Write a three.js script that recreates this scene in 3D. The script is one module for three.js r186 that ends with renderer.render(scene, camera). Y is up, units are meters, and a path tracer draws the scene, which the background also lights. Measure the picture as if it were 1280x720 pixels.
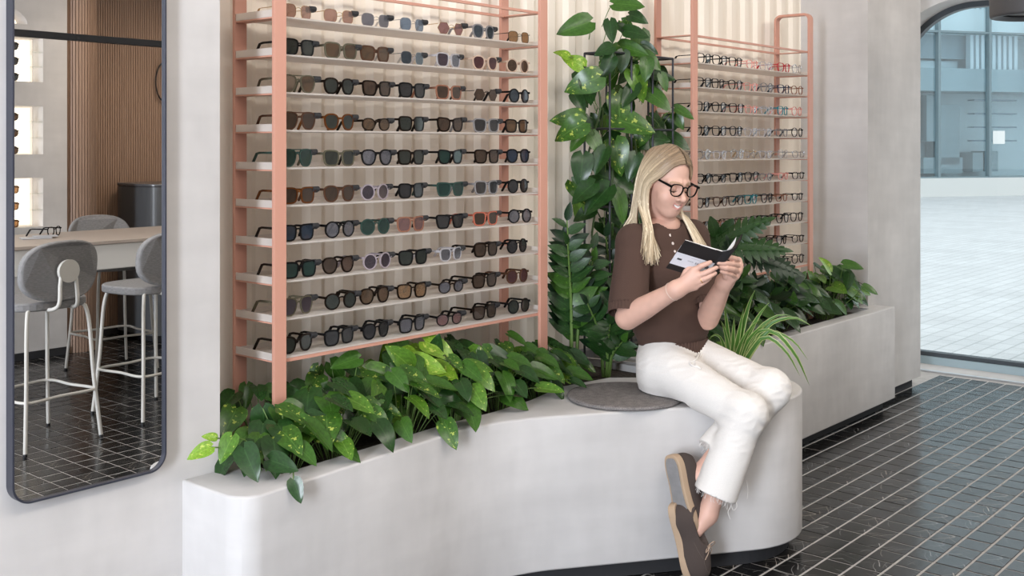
import * as THREE from 'three';
import { mergeGeometries, mergeVertices, toCreasedNormals } from 'three/addons/utils/BufferGeometryUtils.js';
import { RoundedBoxGeometry } from 'three/addons/geometries/RoundedBoxGeometry.js';
import { ImprovedNoise } from 'three/addons/math/ImprovedNoise.js';
import { FontLoader } from 'three/addons/loaders/FontLoader.js';
import { TextGeometry } from 'three/addons/geometries/TextGeometry.js';
import { RectAreaLightUniformsLib } from 'three/addons/lights/RectAreaLightUniformsLib.js';

// ---------- camera: level, with the lens shifted down (horizon at row 183 of 720) ----------
// room axes: x runs along the display wall, z points out of it into the shop, y is up
const FOCAL = 1363, HORIZON = 183, EYE = 1.40;
const ALONG = [0.6545, 0.7560], OUT = [0.7560, -0.6545];           // wall axes in (right, depth) of the camera
const scene = new THREE.Scene();
const camera = new THREE.PerspectiveCamera(2 * Math.atan(360 / FOCAL) * 180 / Math.PI, 1280 / 720, 0.05, 200);
camera.position.set(0, EYE, 0);
camera.lookAt(ALONG[1], EYE, OUT[1]);
camera.setViewOffset(1280, 720, 0, 360 - HORIZON, 1280, 720);
camera.updateMatrixWorld();

// ---------- sky, daylight, exposure ----------
scene.background = new THREE.Color().setRGB(2.6, 2.68, 2.76);
RectAreaLightUniformsLib.init();
function windowLight(w, h, power, r, g, b, position, target) {
  const l = new THREE.RectAreaLight(new THREE.Color().setRGB(r, g, b), power, w, h);
  l.position.set(...position); l.lookAt(...target); scene.add(l); return l;
}
// daylight entering by the tall shop window in the wall that closes the room at its low x end
windowLight(0.85, 2.5, 76.0, 0.885, 0.955, 1.07, [-3.06, 1.5, 0.0], [5, 1.5, 0.0]).name = 'shop_window_daylight';
// warm light panels under the ceiling, along the display
const PANEL_POWER = [3.5, 11.5, 11.5, 12.5, 14];
const renderer = new THREE.WebGLRenderer({ antialias: true });
renderer.toneMapping = THREE.LinearToneMapping;
renderer.toneMappingExposure = 0.64;
renderer.shadowMap.enabled = true;

// ---------- helpers ----------
let seed = 12345;
const rnd = () => { seed = (seed * 1664525 + 1013904223) >>> 0; return seed / 4294967296; };
const rr = (a, b) => a + (b - a) * rnd();
const pick = (list) => list[Math.floor(rnd() * list.length)];
const V = (x, y, z) => new THREE.Vector3(x, y, z);
const clamp = (x, a, b) => Math.min(b, Math.max(a, x));
const mix = (a, b, t) => a + (b - a) * t;
const smooth = (a, b, x) => { const t = clamp((x - a) / (b - a), 0, 1); return t * t * (3 - 2 * t); };
const noise = new ImprovedNoise();
const fbm = (x, y, z, n = 4) => { let s = 0, a = 0.5, f = 1; for (let i = 0; i < n; i++) { s += a * noise.noise(x * f, y * f, z * f); a *= 0.5; f *= 2.03; } return s; };
// a point given in (right, height, depth) of the camera, in room axes
const cam = (X, y, D) => V(X * ALONG[0] + D * ALONG[1], y, X * OUT[0] + D * OUT[1]);
// a photo pixel at a known depth
const pix = (px, py, D) => cam((px - 640) / FOCAL * D, EYE - (py - HORIZON) / FOCAL * D, D);
const names = new Map();
function numbered(name) { const n = names.get(name) ?? 0; names.set(name, n + 1); return n ? name + '_' + String(n).padStart(3, '0') : name; }
function shade(o) { o.castShadow = true; o.receiveShadow = true; return o; }
function info(o, label, category, group, kind) {
  if (label) o.userData.label = label;
  if (category) o.userData.category = category;
  if (group) o.userData.group = group;
  if (kind) o.userData.kind = kind;
  return o;
}
function thing(name, label, category, position = [0, 0, 0], turn = 0, group) {
  const o = new THREE.Group(); o.name = numbered(name); scene.add(o);
  o.position.set(...position); o.rotation.y = turn;
  return info(o, label, category, group);
}
function part(name, geometry, material, parent, label) {
  const m = shade(new THREE.Mesh(geometry, material)); m.name = name; parent.add(m);
  if (label) m.userData.label = label;
  return m;
}
function solo(name, geometry, material, label, category, group) { const m = part(numbered(name), geometry, material, scene); return info(m, label, category, group); }
function struct(name, geometry, material, label, category) { const m = part(numbered(name), geometry, material, scene); return info(m, label, category, null, 'structure'); }
function box(w, h, d, x = 0, y = 0, z = 0) { return new THREE.BoxGeometry(w, h, d).translate(x, y, z); }
function between(x0, x1, y0, y1, z0, z1) { return box(x1 - x0, y1 - y0, z1 - z0, (x0 + x1) / 2, (y0 + y1) / 2, (z0 + z1) / 2); }
function rbox(w, h, d, r, x = 0, y = 0, z = 0, s = 2) { return new RoundedBoxGeometry(w, h, d, s, r).translate(x, y, z); }
function flat(list) { return list.map((g) => { const n = g.index ? g.toNonIndexed() : g; for (const k of Object.keys(n.attributes)) if (!['position', 'normal', 'uv'].includes(k)) n.deleteAttribute(k); return n; }); }
function merge(list) { return mergeGeometries(flat(list)); }
// texture coordinates in metres from the dominant direction of each face
function metricUV(g, k = 1) {
  const n = g.index ? g.toNonIndexed() : g, p = n.attributes.position, uv = new Float32Array(p.count * 2), a = V(), b = V(), c = V();
  for (let i = 0; i < p.count; i += 3) {
    a.fromBufferAttribute(p, i); b.fromBufferAttribute(p, i + 1).sub(a); c.fromBufferAttribute(p, i + 2).sub(a); b.cross(c);
    const ax = Math.abs(b.x), ay = Math.abs(b.y), az = Math.abs(b.z);
    for (let j = i; j < i + 3; j++) {
      const x = p.getX(j), y = p.getY(j), z = p.getZ(j);
      const [u, v] = ay >= ax && ay >= az ? [x, z] : ax >= az ? [z, y] : [x, y];
      uv[2 * j] = u * k; uv[2 * j + 1] = v * k;
    }
  }
  n.setAttribute('uv', new THREE.BufferAttribute(uv, 2)); return n;
}
function tube(points, r, segments = 16, sides = 6, closed = false) {
  return new THREE.TubeGeometry(new THREE.CatmullRomCurve3(points, closed, 'centripetal'), segments, r, sides, closed);
}
// a tube whose radius changes along its length
function taperTube(points, radii, segments, sides) {
  const g = tube(points, 1, segments, sides), p = g.attributes.position, curve = new THREE.CatmullRomCurve3(points, false, 'centripetal'), c = V(), q = V();
  for (let i = 0; i <= segments; i++) {
    const t = i / segments; curve.getPointAt(t, c);
    const f = t * (radii.length - 1), k = Math.min(radii.length - 2, Math.floor(f)), r = mix(radii[k], radii[k + 1], f - k);
    for (let j = 0; j <= sides; j++) { const at = i * (sides + 1) + j; q.fromBufferAttribute(p, at).sub(c).multiplyScalar(r).add(c); p.setXYZ(at, q.x, q.y, q.z); }
  }
  g.computeVertexNormals(); return g;
}
function texture(size, paint, srgb = true, h = size) {
  const data = new Uint8Array(size * h * 4);
  for (let y = 0; y < h; y++) for (let x = 0; x < size; x++) {
    const c = paint(x / size, y / h), i = 4 * (y * size + x);
    for (let k = 0; k < 3; k++) data[i + k] = clamp(Math.round(255 * (Array.isArray(c) ? c[k] : c)), 0, 255);
    data[i + 3] = 255;
  }
  const t = new THREE.DataTexture(data, size, h); t.wrapS = t.wrapT = THREE.RepeatWrapping; t.magFilter = THREE.LinearFilter; t.minFilter = THREE.LinearMipmapLinearFilter; t.generateMipmaps = true;
  if (srgb) t.colorSpace = THREE.SRGBColorSpace;
  t.needsUpdate = true; return t;
}
function scaled(t, rx, ry = rx) { const c = t.clone(); c.repeat.set(rx, ry); c.needsUpdate = true; return c; }
// periodic noise for tiling textures
function wrapped(fn) {
  const blend = (a, b, t) => (Array.isArray(a) ? a.map((x, i) => mix(x, b[i], t)) : mix(a, b, t));
  return (u, v) => {
    const s = smooth(0.8, 1, u), t = smooth(0.8, 1, v), row = (w) => (s > 0 ? blend(fn(u, w), fn(u - 1, w), s) : fn(u, w));
    return t > 0 ? blend(row(v), row(v - 1), t) : row(v);
  };
}
const std = (o) => new THREE.MeshStandardMaterial(o);
const phy = (o) => new THREE.MeshPhysicalMaterial(o);
const lin = (r, g, b) => new THREE.Color().setRGB(r, g, b);
const hex = (s) => new THREE.Color(s);

// ---------- materials ----------
const mottle = wrapped((u, v) => fbm(u * 3.1, v * 3.1, 1.7, 5));
const trowel = wrapped((u, v) => fbm(u * 4 + 3, v * 18, 5.2, 4) * 0.5 + fbm(u * 22, v * 6, 9.1, 3) * 0.4);
const plasterMap = texture(512, (u, v) => { const m = 0.92 + 0.10 * mottle(u, v) + 0.085 * trowel(u, v); return [m, m * 0.992, m * 0.985]; });
const plasterBump = texture(512, (u, v) => 0.5 + 0.5 * trowel(u, v) + 0.25 * mottle(u, v), false);
const M = {};
M.plaster = std({ color: lin(0.685, 0.665, 0.65), map: scaled(plasterMap, 0.8), bumpMap: scaled(plasterBump, 0.8), bumpScale: 0.0012, roughness: 0.72 });
M.bench = std({ color: lin(0.69, 0.677, 0.668), map: scaled(plasterMap, 0.9), bumpMap: scaled(plasterBump, 0.9), bumpScale: 0.002, roughness: 0.6 });
M.ceiling = std({ color: lin(0.74, 0.72, 0.70), roughness: 0.9 });
M.cream = std({ color: lin(0.89, 0.81, 0.70), roughness: 0.45 });
M.pink = std({ color: lin(0.60, 0.30, 0.218), roughness: 0.42 });
M.tray = phy({ color: lin(0.90, 0.85, 0.80), roughness: 0.75, transmission: 0.62, thickness: 0, specularIntensity: 0.5 });
M.black = std({ color: lin(0.018, 0.018, 0.02), roughness: 0.35 });
M.blackmatt = std({ color: lin(0.02, 0.02, 0.022), roughness: 0.7 });
M.darkmetal = std({ color: lin(0.05, 0.052, 0.06), roughness: 0.4, metalness: 0.6 });
M.steel = std({ color: lin(0.62, 0.63, 0.65), roughness: 0.3, metalness: 1 });
M.white = std({ color: lin(0.78, 0.76, 0.72), roughness: 0.45 });
M.soil = std({ color: lin(0.035, 0.025, 0.018), roughness: 1, bumpMap: scaled(texture(128, wrapped((u, v) => 0.5 + fbm(u * 20, v * 20, 3, 3)), false), 3), bumpScale: 0.01 });
// ---------- the room ----------
const CEIL = 3.3, LOW_X = -3.1, END_X = 6.83, MIRROR_Z = -2.468, BACK_Z = -2.745, PIER_Z = -2.37, PIER_X = 5.637, PIER_END = 6.39, OPP_Z = 2.2, SLAT_Z = 2.72;

// floor: dark grout bed with black marble mosaic tiles standing in it
const TX = 0.1018, TZ = 0.0968, TX0 = 3.501, TZ0 = -1.716;
const floor = struct('floor', metricUV(between(LOW_X - 0.2, END_X + 0.02, -0.2, -0.0018, BACK_Z - 0.2, SLAT_Z + 0.2)), std({ color: lin(0.50, 0.48, 0.46), roughness: 0.85, map: scaled(plasterMap, 6) }), 'black marble mosaic floor with pale grout joints', 'floor');
{
  const veins = [];
  for (let i = 0; i < 300; i++) {
    let x = rnd(), y = rnd(), a = rr(0, 6.28); const w = rr(0.0014, 0.0042), s = rr(0.3, 1.25), n = Math.floor(rr(3, 14));
    for (let k = 0; k < n; k++) { const nx = x + 0.012 * Math.cos(a), ny = y + 0.012 * Math.sin(a); veins.push([x, y, nx, ny, w * (1 - k / n * 0.6), s]); x = nx; y = ny; a += rr(-0.2, 0.2); }
  }
  const S = 1024, img = new Float32Array(S * S);
  for (const [x0, y0, x1, y1, w, s] of veins) {
    const R = Math.ceil(w * S * 2) + 1, n = Math.ceil(Math.hypot(x1 - x0, y1 - y0) * S);
    for (let i = 0; i <= n; i++) {
      const cx = mix(x0, x1, i / n) * S, cy = mix(y0, y1, i / n) * S;
      for (let dy = -R; dy <= R; dy++) for (let dx = -R; dx <= R; dx++) {
        const px = Math.floor(cx) + dx, py = Math.floor(cy) + dy, d = Math.hypot(px - cx, py - cy) / (w * S), at = ((py % S + S) % S) * S + (px % S + S) % S;
        img[at] = Math.max(img[at], s * Math.max(0, 1 - d));
      }
    }
  }
  const stone = texture(S, (u, v) => {
    const k = 0.075 + 0.03 * mottle(u, v) + 0.012 * fbm(u * 60, v * 60, 2, 2), w = img[Math.floor(v * S) * S + Math.floor(u * S)] * 0.8;
    return [mix(k, 0.75, w), mix(k, 0.74, w), mix(k * 1.02, 0.72, w)];
  });
  M.tile = std({ map: stone, roughness: 0.2 });
  M.tileWarm = std({ map: stone, color: lin(1.35, 1.22, 1.1), roughness: 0.26 });
  M.tileGrey = std({ map: stone, color: lin(0.75, 0.78, 0.85), roughness: 0.16 });
  const tileMats = [M.tile, M.tile, M.tileWarm, M.tileGrey];
  // a low block with bevelled upper edges, twelve cuts of the stone
  const cuts = [];
  for (let i = 0; i < 12; i++) {
    const w = TX - 0.0052, d = TZ - 0.0078, b = 0.0016, h = 0.004, pos = [], uv = [], ou = rnd(), ov = rnd(), turn = Math.floor(rr(0, 4)) * Math.PI / 2;
    const put = (...q) => { for (const [x, y, z] of [q[0], q[1], q[2], q[0], q[2], q[3]]) { pos.push(x, y, z); uv.push(ou + 1.3 * (x * Math.cos(turn) - z * Math.sin(turn)), ov + 1.3 * (x * Math.sin(turn) + z * Math.cos(turn))); } };
    const X = w / 2, Z = d / 2, x = X - b, z = Z - b;
    put([-x, 0, z], [x, 0, z], [x, 0, -z], [-x, 0, -z]);
    for (const [p, q, P, Q] of [[[-x, z], [x, z], [-X, Z], [X, Z]], [[x, z], [x, -z], [X, Z], [X, -Z]], [[x, -z], [-x, -z], [X, -Z], [-X, -Z]], [[-x, -z], [-x, z], [-X, -Z], [-X, Z]]]) {
      put([P[0], -b, P[1]], [Q[0], -b, Q[1]], [q[0], 0, q[1]], [p[0], 0, p[1]]);
      put([P[0], -h, P[1]], [Q[0], -h, Q[1]], [Q[0], -b, Q[1]], [P[0], -b, P[1]]);
    }
    const g = new THREE.BufferGeometry(); g.setAttribute('position', new THREE.Float32BufferAttribute(pos, 3)); g.setAttribute('uv', new THREE.Float32BufferAttribute(uv, 2)); g.computeVertexNormals(); cuts.push(g);
  }
  const spots = [], p = V();
  for (let i = Math.ceil((LOW_X - TX0) / TX); TX0 + (i + 0.5) * TX < END_X - 0.05; i++) for (let j = Math.ceil((PIER_Z - TZ0) / TZ) - 1; TZ0 + (j + 0.5) * TZ < SLAT_Z; j++) {
    const x = TX0 + (i + 0.5) * TX, z = TZ0 + (j + 0.5) * TZ;
    if (x < 1.6 && z < MIRROR_Z + 0.04) continue;
    const D = x * ALONG[1] + z * OUT[1], X = x * ALONG[0] + z * OUT[0], px = 640 + FOCAL * X / D, py = HORIZON + FOCAL * EYE / D;
    const seen = D > 0.5 && px > 640 && px < 1290 && py < 735 && !(px < 1004 && (py < 700 - (px - 700) * 0.1 - (px > 950 ? (px - 950) * 0.4 : 0))) && !(px < 1150 && py < 560 - (px - 1000) * 0.5);
    spots.push({ x, z, size: seen ? 1 / (D * D) : 0 });
  }
  spots.sort((a, b) => b.size - a.size);
  const rest = cuts.map(() => []);
  spots.forEach((s, n) => {
    const k = Math.floor(rnd() * cuts.length), y = rr(-0.0006, 0.0006);
    if (n < 290) { const t = part('tile', cuts[k], pick(tileMats), floor); t.position.set(s.x, y, s.z); }
    else rest[k].push(new THREE.Matrix4().makeTranslation(s.x, y, s.z));
  });
  rest.forEach((list, k) => {
    const im = new THREE.InstancedMesh(cuts[k], tileMats[k % 4], list.length); list.forEach((m, i) => im.setMatrixAt(i, m));
    im.name = 'tile_field'; info(shade(im), null, null, null, 'stuff'); floor.add(im);
  });
}

struct('ceiling', metricUV(between(LOW_X - 0.2, END_X + 0.3, CEIL, CEIL + 0.15, BACK_Z - 0.2, SLAT_Z + 0.2)), M.ceiling, 'plain pale plaster ceiling above the shop', 'ceiling');
// wall with the mirror (its right end is the corner of the display niche)
struct('wall_mirror', metricUV(between(LOW_X - 0.2, 1.672, -0.05, CEIL, MIRROR_Z - 0.42, MIRROR_Z)), M.plaster, 'pale plaster wall that carries the tall mirror', 'wall');
// ribbed sheet wall behind the racks
{
  const P = 0.133, dep = 0.015, s = new THREE.Shape(), x0 = 1.6, x1 = 5.66; const line = [];
  for (let x = x0; x < x1; x += P) line.push([x, 0], [x + P * 0.30, 0], [x + P * 0.48, dep], [x + P * 0.80, dep], [x + P * 0.98, 0]);
  s.moveTo(line[0][0], -0.1); for (const [x, z] of line) s.lineTo(x, z); s.lineTo(line.at(-1)[0], -0.1); s.closePath();
  const g = new THREE.ExtrudeGeometry(s, { depth: CEIL + 0.05, bevelEnabled: false }).rotateX(Math.PI / 2).translate(0, CEIL, 0);
  // the outline lies in (x, z): after the turn its second axis points to +z and the run goes down
  struct('wall_back', metricUV(g.translate(0, 0, BACK_Z - dep)), M.cream, 'cream ribbed metal sheet wall behind the eyewear racks', 'wall');
}
// plain pier at the far end of the niche with its dark recessed foot
struct('wall_pier', metricUV(between(PIER_X, PIER_END, 0.055, CEIL, -3.0, PIER_Z)), M.plaster, 'plain pale plaster pier beside the shop window', 'wall');
struct('baseboard_pier', between(PIER_X, PIER_END - 0.05, -0.003, 0.055, -2.95, PIER_Z - 0.03), M.blackmatt, 'black recessed foot under the plaster pier', 'baseboard');

// end wall with the arched window, cut with a round-cornered opening
{
  const o = new THREE.Shape(), z0 = -3.0, z1 = SLAT_Z + 0.2; o.moveTo(z0, 0); o.lineTo(z1, 0); o.lineTo(z1, CEIL); o.lineTo(z0, CEIL); o.closePath();
  const hole = (a, b, t, r, grow = 0, y0 = 0.0) => { const h = new THREE.Path(); h.moveTo(a - grow, y0); h.lineTo(b + grow, y0); h.lineTo(b + grow, t - r); h.absarc(b - r, t - r, r + grow, 0, Math.PI / 2); h.lineTo(a + r, t + grow); h.absarc(a + r, t - r, r + grow, Math.PI / 2, Math.PI); h.closePath(); return h; };
  const A0 = -2.78, A1 = -0.55, TOP = 2.31, R = 0.5;
  o.holes.push(hole(A0, A1, TOP, R, 0, 0.001));
  const turnIn = (g) => g.rotateY(-Math.PI / 2);                     // outline axis goes to +z, the run to -x
  struct('wall_end', metricUV(turnIn(new THREE.ExtrudeGeometry(o, { depth: 0.3, bevelEnabled: false, curveSegments: 24 })).translate(END_X + 0.32, 0, 0)), M.plaster, 'plaster end wall pierced by the arched shop window', 'wall');
  const win = info(new THREE.Group(), 'tall shop window with rounded top corners and dark metal frame', 'window', null, 'structure'); win.name = 'window_1'; scene.add(win);
  const ring = new THREE.Shape(hole(A0, A1, TOP, R, 0.0, 0.0).getPoints(24)); ring.holes.push(hole(A0 + 0.035, A1 - 0.035, TOP - 0.035, R - 0.035, 0, 0.076));
  part('frame', turnIn(new THREE.ExtrudeGeometry(ring, { depth: 0.06, bevelEnabled: false, curveSegments: 24 })).translate(END_X + 0.30, 0, 0), std({ color: lin(0.05, 0.06, 0.07), roughness: 0.45 }), win);
  const pane = new THREE.ShapeGeometry(new THREE.Shape(hole(A0 + 0.02, A1 - 0.02, TOP - 0.02, R - 0.02, 0, 0.06).getPoints(24)), 24);
  part('pane', turnIn(new THREE.ExtrudeGeometry(new THREE.Shape(hole(A0 + 0.02, A1 - 0.02, TOP - 0.02, R - 0.02, 0, 0.06).getPoints(24)), { depth: 0.008, bevelEnabled: false })).translate(END_X + 0.275, 0, 0), phy({ color: lin(0.93, 0.97, 0.98), transmission: 1, roughness: 0.02, thickness: 0, ior: 1.5 }), win, 'clear glass pane'); pane.dispose();
  part('sill', between(END_X + 0.225, END_X + 0.33, -0.1, 0.05, A0, A1), std({ color: lin(0.36, 0.46, 0.50), roughness: 0.4, metalness: 0.2 }), win, 'blue grey metal bottom rail');
  part('threshold', between(END_X + 0.02, END_X + 0.225, -0.19, -0.004, A0, A1), std({ color: lin(0.03, 0.045, 0.06), roughness: 0.4 }), win, 'dark recessed track');
  part('threshold_strip', rbox(0.03, 0.02, A1 - A0, 0.004, END_X - 0.012, 0.001, (A0 + A1) / 2), M.steel, win, 'bright metal edge strip');
}
// wall opposite the display: lit niches, then a fluted timber wall (seen in the mirror)
const NICHES = [[2.118, 1.825], [1.666, 1.347], [1.193, 0.869]], NX0 = 2.98, NX1 = 3.435;
{
  const s = new THREE.Shape(); s.moveTo(LOW_X - 0.2, 0); s.lineTo(3.60, 0); s.lineTo(3.60, CEIL); s.lineTo(LOW_X - 0.2, CEIL); s.closePath();
  for (const [t, b] of NICHES) { const h = new THREE.Path(); h.moveTo(NX0, b); h.lineTo(NX1, b); h.lineTo(NX1, t); h.lineTo(NX0, t); h.closePath(); s.holes.push(h); }
  const a = new THREE.Path(); a.moveTo(NX0, 2.2); a.lineTo(3.33, 2.2); a.absellipse(3.10, 2.2, 0.23, 0.12, 0, Math.PI / 2); a.lineTo(NX0, 2.32); a.closePath(); s.holes.push(a);
  const w = struct('wall_niches', metricUV(new THREE.ExtrudeGeometry(s, { depth: 0.155, bevelEnabled: false }).translate(0, 0, OPP_Z)), M.plaster, 'pale plaster wall with lit display niches', 'wall');
  const glow = std({ color: lin(0.9, 0.85, 0.78), emissive: lin(1, 0.86, 0.70), emissiveIntensity: 1.0, roughness: 0.6 });
  for (const [t, b] of [...NICHES, [2.32, 2.2]]) {
    part('niche_back', between(NX0 - 0.02, NX1 + 0.02, b - 0.01, t + 0.01, OPP_Z + 0.155, OPP_Z + 0.175), glow, w, 'backlit panel at the back of a niche');
    const l = new THREE.RectAreaLight(lin(1, 0.86, 0.7), 2, NX1 - NX0 - 0.04, t - b - 0.02); l.name = 'niche_light'; l.position.set((NX0 + NX1) / 2, (t + b) / 2, OPP_Z + 0.150); l.lookAt((NX0 + NX1) / 2, (t + b) / 2, 0); scene.add(l);
  }
}
// fluted timber: rounded return, then a long wall
{
  const wood = texture(256, wrapped((u, v) => { const g = fbm(u * 40, v * 2, 4, 4) * 0.10; return [0.60 + g, 0.495 + g * 0.9, 0.425 + g * 0.8]; }));
  M.timber = std({ map: scaled(wood, 2, 2), roughness: 0.55 });
  const pts = []; const path = [];
  for (let k = 0; k <= 14; k++) { const a = Math.PI * (1 - k / 14 * 0.92); path.push([3.72 + 0.12 * Math.cos(a), OPP_Z + 0.10 - 0.12 * Math.sin(a)]); }
  path.push([3.86, SLAT_Z]); path.push([END_X + 0.1, SLAT_Z]);
  let carry = 0; const pitch = 0.019;
  for (let i = 0; i + 1 < path.length; i++) {
    const [x0, z0] = path[i], [x1, z1] = path[i + 1], L = Math.hypot(x1 - x0, z1 - z0);
    for (; carry < L; carry += pitch) { const t = carry / L; pts.push([mix(x0, x1, t), mix(z0, z1, t), Math.atan2(-(z1 - z0), x1 - x0)]); }
    carry -= L;
  }
  const bars = pts.map(([x, z, a]) => box(0.0155, CEIL, 0.012).rotateY(a).translate(x, CEIL / 2, z));
  const w = struct('wall_fluted', metricUV(between(3.60, END_X + 0.2, -0.02, CEIL, SLAT_Z + 0.004, SLAT_Z + 0.2)), std({ color: lin(0.22, 0.155, 0.115), roughness: 0.7 }), 'fluted brown timber wall with a rounded edge', 'wall');
  part('backing', merge([new THREE.CylinderGeometry(0.117, 0.117, CEIL, 20).translate(3.72, CEIL / 2, OPP_Z + 0.10), between(3.602, 3.855, 0, CEIL, OPP_Z + 0.1, SLAT_Z + 0.004)]), std({ color: lin(0.22, 0.155, 0.115), roughness: 0.7 }), w);
  info(part('fluting', metricUV(merge(bars)), M.timber, w), 'narrow vertical timber slats', null, null, 'stuff');
  struct('baseboard_fluted', between(3.9, END_X, 0, 0.06, SLAT_Z - 0.03, SLAT_Z - 0.008), M.blackmatt, 'black skirting under the fluted timber wall', 'baseboard');
  struct('baseboard_niches', between(LOW_X, 3.6, 0, 0.05, OPP_Z - 0.012, OPP_Z + 0.001), M.blackmatt, 'black skirting under the niche wall', 'baseboard');
}
// wall at the low x end with the big shop window
{
  const z0 = -2.9, z1 = 2.5, X = LOW_X;
  const w = struct('wall_street', metricUV(merge([between(X - 0.2, X, 0, CEIL, z0, -0.5), between(X - 0.2, X, 0, CEIL, 0.5, z1), between(X - 0.2, X, 0, 0.2, -0.5, 0.5), between(X - 0.2, X, 2.8, CEIL, -0.5, 0.5)])), M.plaster, 'plaster wall around the large street window', 'wall');
  const f = info(new THREE.Group(), 'large street window with black metal mullions', 'window', null, 'structure'); f.name = 'window_2'; scene.add(f);
  for (const z of [-0.48, 0.48]) part('mullion', between(X - 0.12, X - 0.06, 0.2, 2.8, z - 0.02, z + 0.02), M.darkmetal, f);
  for (const y of [0.22, 2.78]) part('rail', between(X - 0.12, X - 0.06, y - 0.02, y + 0.02, -0.5, 0.5), M.darkmetal, f);
  part('pane', between(X - 0.095, X - 0.087, 0.2, 2.8, -0.5, 0.5), phy({ color: lin(0.97, 0.99, 1), transmission: 1, roughness: 0.02, thickness: 0, ior: 1.5 }), f, 'clear glass pane');
}
// ---------- built-in bench with planting troughs ----------
const TOP = 0.545;
function slab(outline, holes, y0, y1, bevel) {
  const s = new THREE.Shape(); s.setFromPoints(outline.map(([x, z]) => new THREE.Vector2(x, z)));
  for (const h of holes) s.holes.push(new THREE.Path(h.map(([x, z]) => new THREE.Vector2(x, z))));
  const g = new THREE.ExtrudeGeometry(s, { depth: y1 - y0 - 2 * bevel, bevelEnabled: bevel > 0, bevelSize: bevel, bevelThickness: bevel, bevelOffset: -bevel, bevelSegments: 3 });
  return g.rotateX(Math.PI / 2).translate(0, y1 - bevel, 0);
}
// keeps walls of curved plans smooth while the rims stay crisp; texture runs along the plan
const creased = (g, a = 0.6) => toCreasedNormals(metricUV(g), a);
const arc = (cx, cz, r, a0, a1, n) => Array.from({ length: n + 1 }, (_, i) => { const a = (a0 + (a1 - a0) * i / n) * Math.PI / 180; return [cx + r * Math.cos(a), cz + r * Math.sin(a)]; });
const bez = (p, q, r, n) => Array.from({ length: n + 1 }, (_, i) => { const t = i / n; return [0, 1].map((k) => (1 - t) * (1 - t) * p[k] + 2 * t * (1 - t) * q[k] + t * t * r[k]); });
const seatEnd = [3.44, -2.01];
const benchLine = [[1.56, -2.47], ...arc(1.632, -2.288, 0.072, 180, 94, 8), ...bez([2.30, -2.264], [2.55, -2.282], [2.74, -2.134], 14), ...arc(...seatEnd, 0.30, 125.3, -72, 30), [3.54, -2.72], [1.69, -2.72], [1.69, -2.47]];
const trough = [[1.75, -2.69], [1.75, -2.31], [2.40, -2.345], [2.62, -2.335], [2.82, -2.35], [3.05, -2.40], [3.28, -2.36], [3.46, -2.16], [3.55, -1.99], [3.63, -2.02], [3.64, -2.30], [3.52, -2.69]];
{
  const t = thing('planter_bench', 'pale plaster bench with a built in trough of plants and a rounded end', 'bench', [0, 0, 0]);
  part('body', creased(slab(benchLine, [trough], 0.055, TOP, 0.007)), M.bench, t);
  part('plinth', slab(benchLine.map(([x, z]) => [mix(x, 2.7, 0.012), z < -2.5 ? z : z - 0.045]), [], 0.001, 0.056, 0), M.blackmatt, t, 'black recessed foot');
  part('soil', slab(trough, [], TOP - 0.12, TOP - 0.03, 0), M.soil, t, 'dark potting soil');
}
const FAR_X = 5.742, FAR_Z = -2.266;
{
  const t = thing('plant_trough', 'straight pale plaster planter box running to the pier', 'planter', [0, 0, 0]);
  const line = [[3.72, FAR_Z], [FAR_X, FAR_Z], [FAR_X, PIER_Z - 0.005], [PIER_X - 0.004, PIER_Z - 0.005], [PIER_X - 0.004, -2.72], [3.66, -2.72], [3.66, -2.36]];
  const hole = [[3.80, -2.69], [3.80, -2.33], [5.58, -2.33], [5.58, -2.69]];
  part('body', creased(slab(line, [hole], 0.055, TOP, 0.006)), M.bench, t);
  part('plinth', between(3.8, FAR_X - 0.04, 0.001, 0.056, -2.7, FAR_Z - 0.05), M.blackmatt, t, 'black recessed foot');
  part('soil', slab(hole, [], TOP - 0.12, TOP - 0.03, 0), M.soil, t, 'dark potting soil');
}
struct('trim_1', between(1.672, PIER_X, TOP - 0.06, TOP + 0.012, BACK_Z - 0.005, BACK_Z + 0.03), std({ color: lin(0.42, 0.43, 0.46), roughness: 0.5 }), 'grey metal strip at the foot of the ribbed wall', 'trim');
// felt seat pad
{
  const c = pix(781, 492, 3.70); const g = new THREE.LatheGeometry([[0, 0.001], [0.186, 0.001], [0.194, 0.004], [0.196, 0.009], [0.193, 0.014], [0.184, 0.0165], [0, 0.0165]].map(([x, y]) => new THREE.Vector2(x, y)), 64);
  const felt = texture(256, wrapped((u, v) => { const n = 0.5 + 0.30 * fbm(u * 60, v * 60, 1, 2) + 0.15 * fbm(u * 8, v * 8, 3, 2); return [n * 0.93, n * 0.89, n * 0.87]; }));
  const m = solo('seat_pad', metricUV(g), std({ map: scaled(felt, 5), roughness: 1, bumpMap: scaled(felt, 5), bumpScale: 0.001 }), 'round grey felt seat pad lying on the bench', 'cushion');
  m.position.set(c.x, TOP, c.z);
}
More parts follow.
